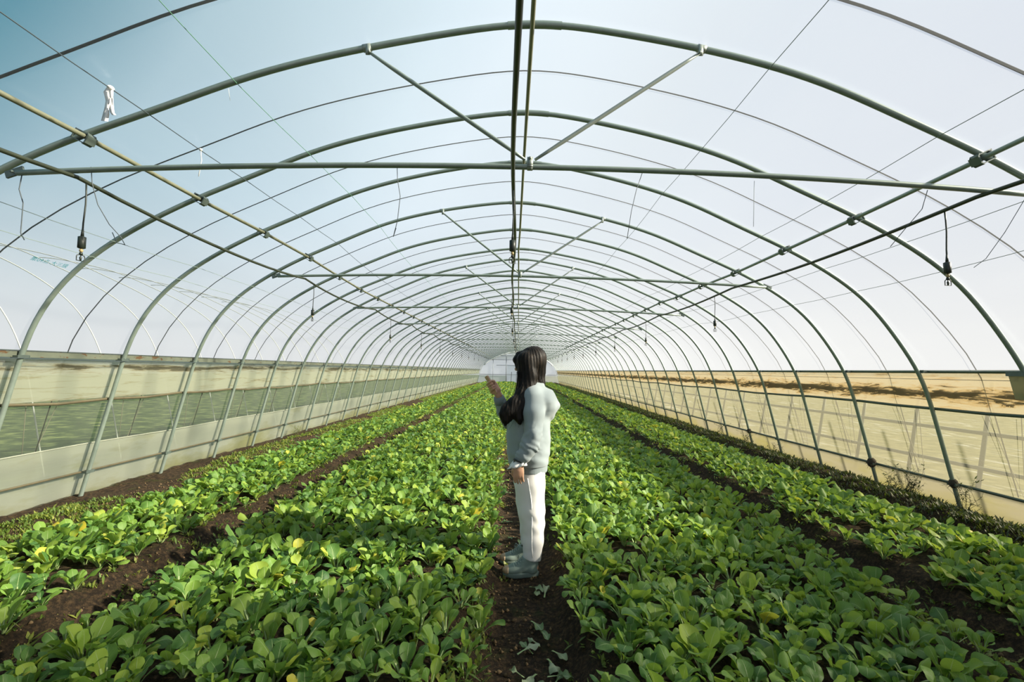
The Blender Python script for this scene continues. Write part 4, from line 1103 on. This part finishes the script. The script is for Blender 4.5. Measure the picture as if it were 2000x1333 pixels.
GZ = 0.0; PY = 3.44                                     # her centre plane across the path
YN, YF = 3.345, 3.545                                   # near and far foot
B = SDF((-.42, 3.08, -.01), (.30, 3.80, 1.66), .0048)
# legs
for yy, x0 in ((YN, .0), (YF, -.005)):
    B.chain([(.035 + x0, yy + (.02 if yy < PY else -.02), .84), (.05 + x0, yy, .45), (.062 + x0, yy, .25), (.055 + x0, yy, .10)], [.085, .055, .047, .034], k=.03)
    B.cone((.07 + x0, yy, .065), (-.10 + x0, yy, .050), .032, .026, k=.02)
# trunk
B.chain([(.035, PY, .83), (.03, PY, 1.0), (.025, PY, 1.18), (.04, PY, 1.27)], [.095, .085, .098, .080], k=.04, sy=1.4)
B.cone((.045, PY - .13, 1.275), (.045, PY + .13, 1.275), .058, .058, k=.04)
B.cone((.042, PY, 1.28), (.025, PY + .005, 1.43), .052, .047, k=.03)
# head, turned a little away from the camera; local frame f = forward, l = towards the camera
HC = np.array([.018, 3.447, 1.505]); hf = np.array([-math.cos(.17), math.sin(.17), -.10]); hf /= np.linalg.norm(hf)
hl = np.array([-math.sin(.17), -math.cos(.17), 0]); hu = np.cross(hl, hf); hu = hu if hu[2] > 0 else -hu
H_ = lambda f, l, u: tuple(HC + hf * f + hl * l + hu * u)
B.ell(H_(-.012, 0, .018), (.096, .074, .094), k=.02, rz=-.17)
B.ell(H_(.022, 0, -.045), (.058, .054, .070), k=.03, rz=-.17)
B.cone(H_(.058, 0, -.088), H_(.030, 0, -.085), .018, .030, k=.03)                    # chin and jaw
for s in (-1, 1):
    B.cone(H_(.012, s * .042, -.070), H_(-.020, s * .058, -.02), .020, .022, k=.03)
    B.ell(H_(.052, s * .036, -.022), (.020, .020, .018), k=.02)                      # cheek
    B.ell(H_(.076, s * .031, .012), (.012, .015, .011), k=.012, op='cut')            # eye hollow
    B.ell(H_(-.010, s * .074, -.005), (.018, .008, .030), k=.006)                    # ear
B.chain([H_(.078, 0, .012), H_(.098, 0, -.022), H_(.098, 0, -.028)], [.007, .0105, .011], k=.012)
for s in (-1, 1): B.ell(H_(.088, s * .011, -.030), (.010, .008, .007), k=.006)       # nostril wings
B.cone(H_(.074, .016, -.060), H_(.074, -.016, -.060), .0075, .0075, k=.008); B.cone(H_(.072, .013, -.069), H_(.072, -.013, -.069), .008, .008, k=.008)
# near arm hanging, far arm raised
B.chain([(.045, 3.27, 1.26), (.045, 3.205, 1.01), (-.028, 3.19, .865), (-.052, 3.186, .815)], [.048, .038, .030, .023], k=.02)
B.chain([(.035, 3.60, 1.25), (-.10, 3.615, 1.06), (-.185, 3.53, 1.205), (-.208, 3.492, 1.272)], [.048, .038, .030, .023], k=.02)
# near hand: back of the hand to the camera, fingers down
B.chain([(-.052, 3.186, .815), (-.054, 3.184, .775)], [.024, .026], k=.014, sx=1.25, sy=.62)
B.cone((-.055, 3.184, .775), (-.053, 3.184, .750), .027, .026, k=.012, sx=1.35, sy=.55)
for i, (fx, ln) in enumerate(((-.084, .062), (-.064, .070), (-.044, .067), (-.026, .054))):
    B.chain([(fx * .96, 3.182, .758), (fx, 3.182, .738 - ln * .12), (fx + .004, 3.192, .738 - ln * .55), (fx + .009, 3.206, .738 - ln * .82)], [.0098, .0092, .0083, .0070], k=.0035)
B.chain([(-.070, 3.196, .800), (-.092, 3.206, .770), (-.094, 3.212, .742), (-.088, 3.216, .722)], [.014, .0105, .0095, .008], k=.008)
# far hand round the phone; phone frame: d along its length (up), n towards her, e towards the camera
PD = np.array([-.515, 0, .857]); _n0 = np.array([.857, 0, .515]); _e0 = np.array([0, -1.0, 0]); PE = _e0 * .94 + _n0 * .342; PN = _n0 * .94 - _e0 * .342; PC = np.array([-.2645, 3.462, 1.350])
Pp = lambda d, n, e: tuple(PC + PD * d + PN * n + PE * e)
B.chain([(-.208, 3.492, 1.272), Pp(-.062, .012, -.020)], [.024, .026], k=.014)
B.ell(Pp(-.040, .010, -.030), (.026, .020, .042), k=.016, ry=-.54)
B.cone(Pp(-.060, .030, -.012), Pp(-.018, .034, -.026), .022, .016, k=.014)            # heel of the thumb
B.chain([Pp(-.045, .032, -.020), Pp(-.012, .040, -.022), Pp(.012, .034, -.010), Pp(.026, .0165, .004)], [.015, .0115, .0105, .0085], k=.008)
for i, (d_, ln) in enumerate(((.022, 1.0), (.002, 1.04), (-.018, 1.0), (-.036, .86))):
    B.chain([Pp(d_ - .012, -.004, -.050), Pp(d_ - .004, -.0165, -.028), Pp(d_, -.0175, .010), Pp(d_ + .001, -.014, .040), Pp(d_ + .001, .002, .0475)], [.0105, .0098, .0090, .0085, .0072], k=.003)
person = B.mesh('person', SKIN, None, 2)
tag(person, 'person with long dark hair, grey hoodie and white trousers looking at a phone', 'person')
for s in (-1, 1):
    MB().ball(H_(.064, s * .031, .012), .0115, 12, 8).build('eye', EYEW, person); MB().ball(H_(.0715, s * .031, .011), .0055, 10, 6).build('iris', EYEI, person)
MB().tube([H_(.078, .020, -.063), H_(.0835, .008, -.062), H_(.0835, -.008, -.062), H_(.078, -.020, -.063)], [.002, .0045, .0045, .002], 6).build('lips', LIPS, person)

# trousers
T = SDF((-.20, 3.18, .08), (.24, 3.72, .92), .0060)
T.chain([(.034, PY, .86), (.032, PY, .72)], [.118, .112], k=.03, sy=1.32)
for yy, x0, hem in ((YN, .0, .128), (YF, -.012, .150)):
    q = .012 if yy < PY else -.012
    T.chain([(.036 + x0, yy + 2.6 * q, .76), (.035 + x0, yy + q, .64), (.046 + x0, yy, .46), (.056 + x0, yy, .37), (.060 + x0, yy, .25), (.051 + x0, yy, .06)], [.108, .106, .094, .083, .073, .060], k=.022, sy=.84)
def tf(x, y, z):
    n = .0016 * np.sin(z * 70 + x * 55 + y * 14) * np.exp(-((z - .40) / .07) ** 2) + .0010 * np.sin(z * 120 - x * 70) * np.exp(-((z - .17) / .05) ** 2)
    return n + .0009 * vnoise2(x * 26 + z * 5, y * 22 + z * 7, 41)
T.disp(tf)
T.keep(lambda X, Y, Z: (.118 + .16 * (.05 - X) + np.where(Y > PY, .022, 0)) - Z + 0 * Y)
trs = T.mesh('trousers', TROUS, person, 3)
def near_y(x, z):
    i, k = int(round((x - T.lo[0]) / T.h)), int(round((z - T.lo[2]) / T.h)); c = np.nonzero(T.v[i, :, k] < 0)[0]
    return T.ax[1][c[0]] - .002 if len(c) else 3.26
SMP = [(.012 + .055 * f + .012 * math.sin(f * 5), .70 - .55 * f) for f in np.linspace(0, 1, 15)]
SY = np.array([near_y(x, z) for x, z in SMP]); SY[1:-1] = (SY[:-2] + SY[1:-1] + SY[2:]) / 3
MB().tube([(x, y - .0015, z) for (x, z), y in zip(SMP, SY)], .0028, 6).build('side_seam', WHITE, trs)
MB().box((.098, near_y(.098, .232) + .003, .232), (.006, .006, .016)).build('fabric_tag', BLACKPL, trs, smooth=False)

# hoodie
Hd = SDF((-.34, 3.05, .68), (.36, 3.80, 1.42), .0062)
Hd.chain([(.035, PY, 1.28), (.028, PY, 1.20), (.024, PY, 1.08), (.022, PY, .96), (.022, PY, .86), (.026, PY, .80)], [.095, .130, .153, .156, .152, .146], k=.03, sy=1.26); Hd.keep(lambda X, Y, Z: .770 - Z + 0 * X * Y)
Hd.cone((.045, PY - .13, 1.272), (.045, PY + .13, 1.272), .076, .076, k=.05)
Hd.chain([(.048, 3.285, 1.255), (.050, 3.235, 1.16), (.046, 3.205, 1.02), (.022, 3.195, .94), (-.022, 3.192, .875)], [.078, .072, .061, .061, .054], k=.022)     # near sleeve
Hd.chain([(.035, 3.60, 1.245), (-.05, 3.63, 1.13), (-.115, 3.61, 1.065), (-.165, 3.555, 1.145), (-.196, 3.515, 1.225)], [.078, .068, .062, .054, .047], k=.022)   # far sleeve
Hd.chain([(.075, PY, 1.335), (.140, PY - .005, 1.275), (.188, PY - .01, 1.200)], [.052, .062, .058], k=.045, sy=2.0)       # hood lying on the back
Hd.cone((.150, PY - .02, 1.235), (.150, PY - .02, 1.165), .064, .050, k=.04, sy=2.3)
Hd.cone((.205, PY - .01, 1.215), (.235, PY - .01, 1.205), .036, .016, k=.03, sy=2.2)
Hd.cone((.175, PY, 1.17), (.185, PY, 1.125), .040, .026, k=.03, sy=2.0)
for a in np.linspace(-2.2, 2.2, 12):                                                                                    # rim of the hood round the neck
    a2 = a + .4; p = lambda t: (.055 + .075 * math.cos(t), PY + .098 * math.sin(t), 1.345 - .045 * (1 - math.cos(t)) * .6); Hd.cone(p(a), p(a2), .021, .021, k=.016)
Hd.ell((.060, PY, 1.40), (.060, .078, .085), k=.02, op='cut')
Hd.ell((.150, PY, 1.335), (.040, .080, .035), k=.02, ry=.7, op='cut')
def hfold(x, y, z):
    near = np.exp(-((y - 3.19) / .07) ** 2)
    vv = vnoise2(x * 30, z * 24, 61); el = near * np.exp(-((z - .925) / .06) ** 2) * .0050 * np.sin((z + .8 * x) * 130 + 3 * vv) + near * np.exp(-((z - 1.04) / .06) ** 2) * .0028 * np.sin((z - .9 * x) * 110 + 3 * vv)
    far = np.exp(-((y - 3.57) / .08) ** 2) * np.exp(-((x + .15) / .08) ** 2) * .004 * np.sin((z + x * .7) * 140)
    tor = .0045 * np.sin(z * 60 + x * 22 + y * 9) * np.exp(-((z - .83) / .04) ** 2) + .0025 * np.sin(x * 60 + z * 20) * np.exp(-((z - 1.0) / .12) ** 2)
    return el + far + tor + .0024 * vnoise2(x * 18 + y * 8, z * 11, 51)
Hd.disp(hfold)
hood = Hd.mesh('hoodie', HOODIE, person, 2)
R_ = SDF((-.20, 3.15, .68), (.26, 3.74, .83), .0062)
R_.chain([(.030, PY, .815), (.032, PY, .74)], [.140, .133], k=.01, sy=1.25); R_.keep(lambda X, Y, Z: np.maximum(.722 - Z, Z - .792) + 0 * X * Y)
R_.disp(lambda x, y, z: .0005 * np.sin(np.arctan2(y - PY, x - .03) * 90)); R_.mesh('hem_band', RIB, hood, 1)
MB().tube([(-.018, 3.192, .892), (-.034, 3.190, .860), (-.048, 3.187, .832)], [.0475, .0455, .040], 20).build('cuff', RIB, hood)
MB().tube([(-.192, 3.520, 1.215), (-.203, 3.505, 1.243), (-.209, 3.495, 1.262)], [.0485, .044, .037], 20).build('cuff', RIB, hood)
# seam ring of hood, white shirt cuff, dark band
pts = [(.050, 3.300, 1.325), (.088, 3.285, 1.315), (.120, 3.290, 1.275), (.143, 3.305, 1.225), (.155, 3.325, 1.16)]
rngc = np.random.default_rng(8); mb = MB(); vs = []; fs = []; n = 40
for i in range(4):
    for j in range(n):
        t = 2 * PI * j / n; fl_ = 1 + .10 * i * math.sin(t * 7 + i) ; r_ = (.036 + .004 * i) * fl_
        vs.append((-.046 - .006 * i + r_ * 1.15 * math.cos(t), 3.187 + r_ * .85 * math.sin(t), .840 - .013 * i + .006 * math.sin(t * 5) + .22 * r_ * math.cos(t)))
for i in range(3):
    for j in range(n): fs.append((i * n + j, i * n + (j + 1) % n, (i + 1) * n + (j + 1) % n, (i + 1) * n + j))
o = MB().add(vs, fs).build('shirt_cuff', WHITE, person); sm = o.modifiers.new('thick', 'SOLIDIFY'); sm.thickness = .0025
MB().tube([(-.052, 3.186, .842), (-.056, 3.185, .832)], .0415, 18).build('wristband', BLACKPL, person)

# hair
Hr = SDF((-.24, 3.13, 1.03), (.19, 3.62, 1.66), .0044)
Hr.ell(H_(-.020, 0, .022), (.109, .094, .106), k=.02, rz=-.17)
Hr.chain([H_(-.05, .0, .05), (.080, 3.44, 1.45), (.086, 3.43, 1.37), (.070, 3.395, 1.30), (.030, 3.325, 1.262), (-.030, 3.268, 1.215), (-.070, 3.240, 1.165), (-.052, 3.226, 1.118), (-.048, 3.222, 1.090)], [.085, .058, .048, .046, .048, .048, .038, .022, .006], k=.03, sy=.85)
Hr.chain([H_(.028, .070, .045), (-.022, 3.380, 1.44), (-.024, 3.350, 1.36), (-.040, 3.310, 1.285), (-.085, 3.262, 1.215), (-.130, 3.236, 1.160), (-.146, 3.228, 1.110), (-.152, 3.226, 1.076)], [.046, .040, .040, .042, .044, .036, .022, .005], k=.03, sy=.8)
Hr.chain([(-.095, 3.275, 1.235), (-.150, 3.255, 1.190), (-.170, 3.240, 1.150), (-.160, 3.234, 1.110)], [.034, .030, .020, .005], k=.025)
Hr.chain([H_(.0, .075, .03), (.028, 3.355, 1.42), (.022, 3.335, 1.33), (-.02, 3.285, 1.25)], [.055, .045, .045, .045], k=.03, sy=.8)
Hr.chain([H_(-.02, -.075, .03), (.04, 3.52, 1.42), (.05, 3.53, 1.32), (.04, 3.535, 1.22), (.03, 3.55, 1.15)], [.055, .045, .04, .03, .006], k=.03, sy=.8)
Hr.chain([H_(.066, .02, .085), H_(.086, .036, .045), H_(.074, .050, -.002), H_(.052, .060, -.06)], [.022, .022, .016, .014], k=.025)
# keep the face open on its own side
Hr.ell(H_(.100, -.012, -.045), (.060, .062, .085), k=.012, rz=-.17, op='cut')
def strand(x, y, z):
    a = np.arctan2(y - 3.44, x - .02)
    return .0012 * np.sin(a * 27 + 3 * np.sin(z * 9) + z * 6) + .0009 * np.sin(a * 61 + z * 15 + 2 * np.sin(z * 21)) + .0012 * np.sin((x * 1.2 - y * .9) * 230 + z * 22 + 2 * np.sin(x * 60)) * (z < 1.36)
Hr.disp(strand)
hair = Hr.mesh('hair', HAIR, person, 1)
mb = MB(); rh = np.random.default_rng(12)
base1 = [(.075, 3.415, 1.45), (.066, 3.365, 1.31), (.010, 3.280, 1.235), (-.055, 3.222, 1.165), (-.050, 3.208, 1.085)]
base2 = [(-.040, 3.355, 1.45), (-.045, 3.318, 1.33), (-.090, 3.250, 1.215), (-.145, 3.216, 1.135), (-.155, 3.212, 1.065)]
for k in range(90):
    bs = base1 if k % 2 else base2; j = rh.normal(0, .020, 3); P = []
    for i, p in enumerate(bs): P.append(np.array(p) + j * np.array([1, .35, .2]) * (1.2 if i < 4 else .7) + rh.normal(0, .003, 3) + (np.array([0, 0, rh.uniform(-.02, .03)]) if i == 4 else 0))
    P = np.array(P); u = np.linspace(0, 4, 17); Q = np.stack([np.interp(u, range(5), P[:, i]) for i in range(3)], 1)
    for _ in range(2): Q[1:-1] = (Q[:-2] + Q[1:-1] * 2 + Q[2:]) / 4
    mb.tube(Q, np.linspace(.0016, .0004, 17), 4)
mb.build('loose_strands', HAIR, hair)

# shoes
def shoe(yc, x0, rot, zg):
    S_ = SDF((-.20, -.08, -.02), (.15, .08, .19), .0042)
    S_.ell((-.078, 0, .046), (.068, .044, .033), k=.02); S_.cone((-.06, 0, .052), (.045, 0, .066), .038, .042, k=.02); S_.cone((.060, 0, .050), (.064, 0, .110), .044, .042, k=.02)
    S_.cone((-.005, 0, .085), (.035, 0, .125), .036, .044, k=.02); S_.cone((.045, 0, .10), (.055, 0, .20), .034, .036, k=.008, op='cut')
    S_.keep(lambda X, Y, Z: .024 - Z + 0 * X * Y); S_.keep(lambda X, Y, Z: Z - (.128 + .12 * np.abs(X - .055)) + 0 * Y); up = S_.mesh('shoe', SHOE, person, 2)
    n = 44; out = []
    for i in range(n):
        t = 2 * PI * i / n; c, s = math.cos(t), math.sin(t); xx = -.020 + .130 * np.sign(c) * abs(c) ** .82; wd = .047 if c < 0 else .041; out.append((xx, wd * np.sign(s) * abs(s) ** .8 * (1 - .10 * math.exp(-((xx - .01) / .05) ** 2))))
    mb = MB(); vs = []
    for z, k in ((.0, .97), (.006, 1.0), (.026, 1.0), (.031, .97)): vs += [(x * k - .022 * (1 - k), y * k, z + (.010 * max(0, (-x - .08)) / .07 if z < .02 else 0)) for x, y in out]
    fs = [(a * n + j, a * n + (j + 1) % n, (a + 1) * n + (j + 1) % n, (a + 1) * n + j) for a in range(3) for j in range(n)] + [tuple(range(n - 1, -1, -1)), tuple(range(3 * n, 4 * n))]
    mb.add(vs, fs); mb.build('sole', SOLE, up)
    K = SDF((-.21, -.08, -.02), (-.06, .08, .12), .0042); K.ell((-.092, 0, .045), (.060, .0445, .033), k=.01); K.keep(lambda X, Y, Z: np.maximum(.026 - Z, X + .105 + .5 * (Y ** 2) * 8) + 0 * X); K.mesh('toe_cap', TOE, up, 2)
    mb = MB()
    for i in range(5):
        f = i / 4; xx, zz = -.070 + .062 * f, .089 + .036 * f
        mb.tube([(xx, -.032, zz - .012), (xx - .004, -.012, zz + .001), (xx + .004, .012, zz + .001), (xx, .032, zz - .012)], .0024, 5)
    mb.tube([(-.008, -.006, .130), (-.034, -.030, .140), (-.045, -.036, .112), (-.012, -.012, .128)], .0022, 5); mb.tube([(-.008, .006, .130), (-.028, .030, .138), (-.040, .034, .110)], .0022, 5)
    mb.build('laces', LACE, up)
    up.location = (x0, yc, zg); up.rotation_euler = (0, 0, rot); return up
shoe(YN - .003, -.005, .10, max(.0, ground_at(.0, YN)) + .002)
shoe(YF + .004, -.030, .06, max(.0, ground_at(.0, YF)) + .002)

# phone
PHC = simple('pink_tan_case', (.60, .36, .26), .45, var=.05); PHS = simple('dark_phone_screen', (.01, .01, .012), .08, spec=.8)
def rbox(L2, W2, r, th0, th1, k=8):
    q = []
    for cx_, cy_, a0 in ((L2 - r, W2 - r, 0), (-L2 + r, W2 - r, 90), (-L2 + r, -W2 + r, 180), (L2 - r, -W2 + r, 270)):
        for i in range(k + 1): a = math.radians(a0 + 90 * i / k); q.append((cx_ + r * math.cos(a), cy_ + r * math.sin(a)))
    n = len(q); vs = [Pp(a, th0, b) for a, b in q] + [Pp(a, th1, b) for a, b in q]
    return MB().add(vs, [(j, (j + 1) % n, n + (j + 1) % n, n + j) for j in range(n)] + [tuple(range(n - 1, -1, -1)), tuple(range(n, 2 * n))])
ph = rbox(.076, .0375, .010, -.0050, .0045).build('phone', PHC, None, smooth=False); rbox(.072, .0345, .008, .0046, .0056).build('screen', PHS, ph, smooth=False)
rbox(.012, .010, .004, -.0075, -.005).build('camera_bump', PHS, ph, smooth=False)
tag(ph, 'smartphone in a pinkish tan case held up in the raised hand', 'phone')
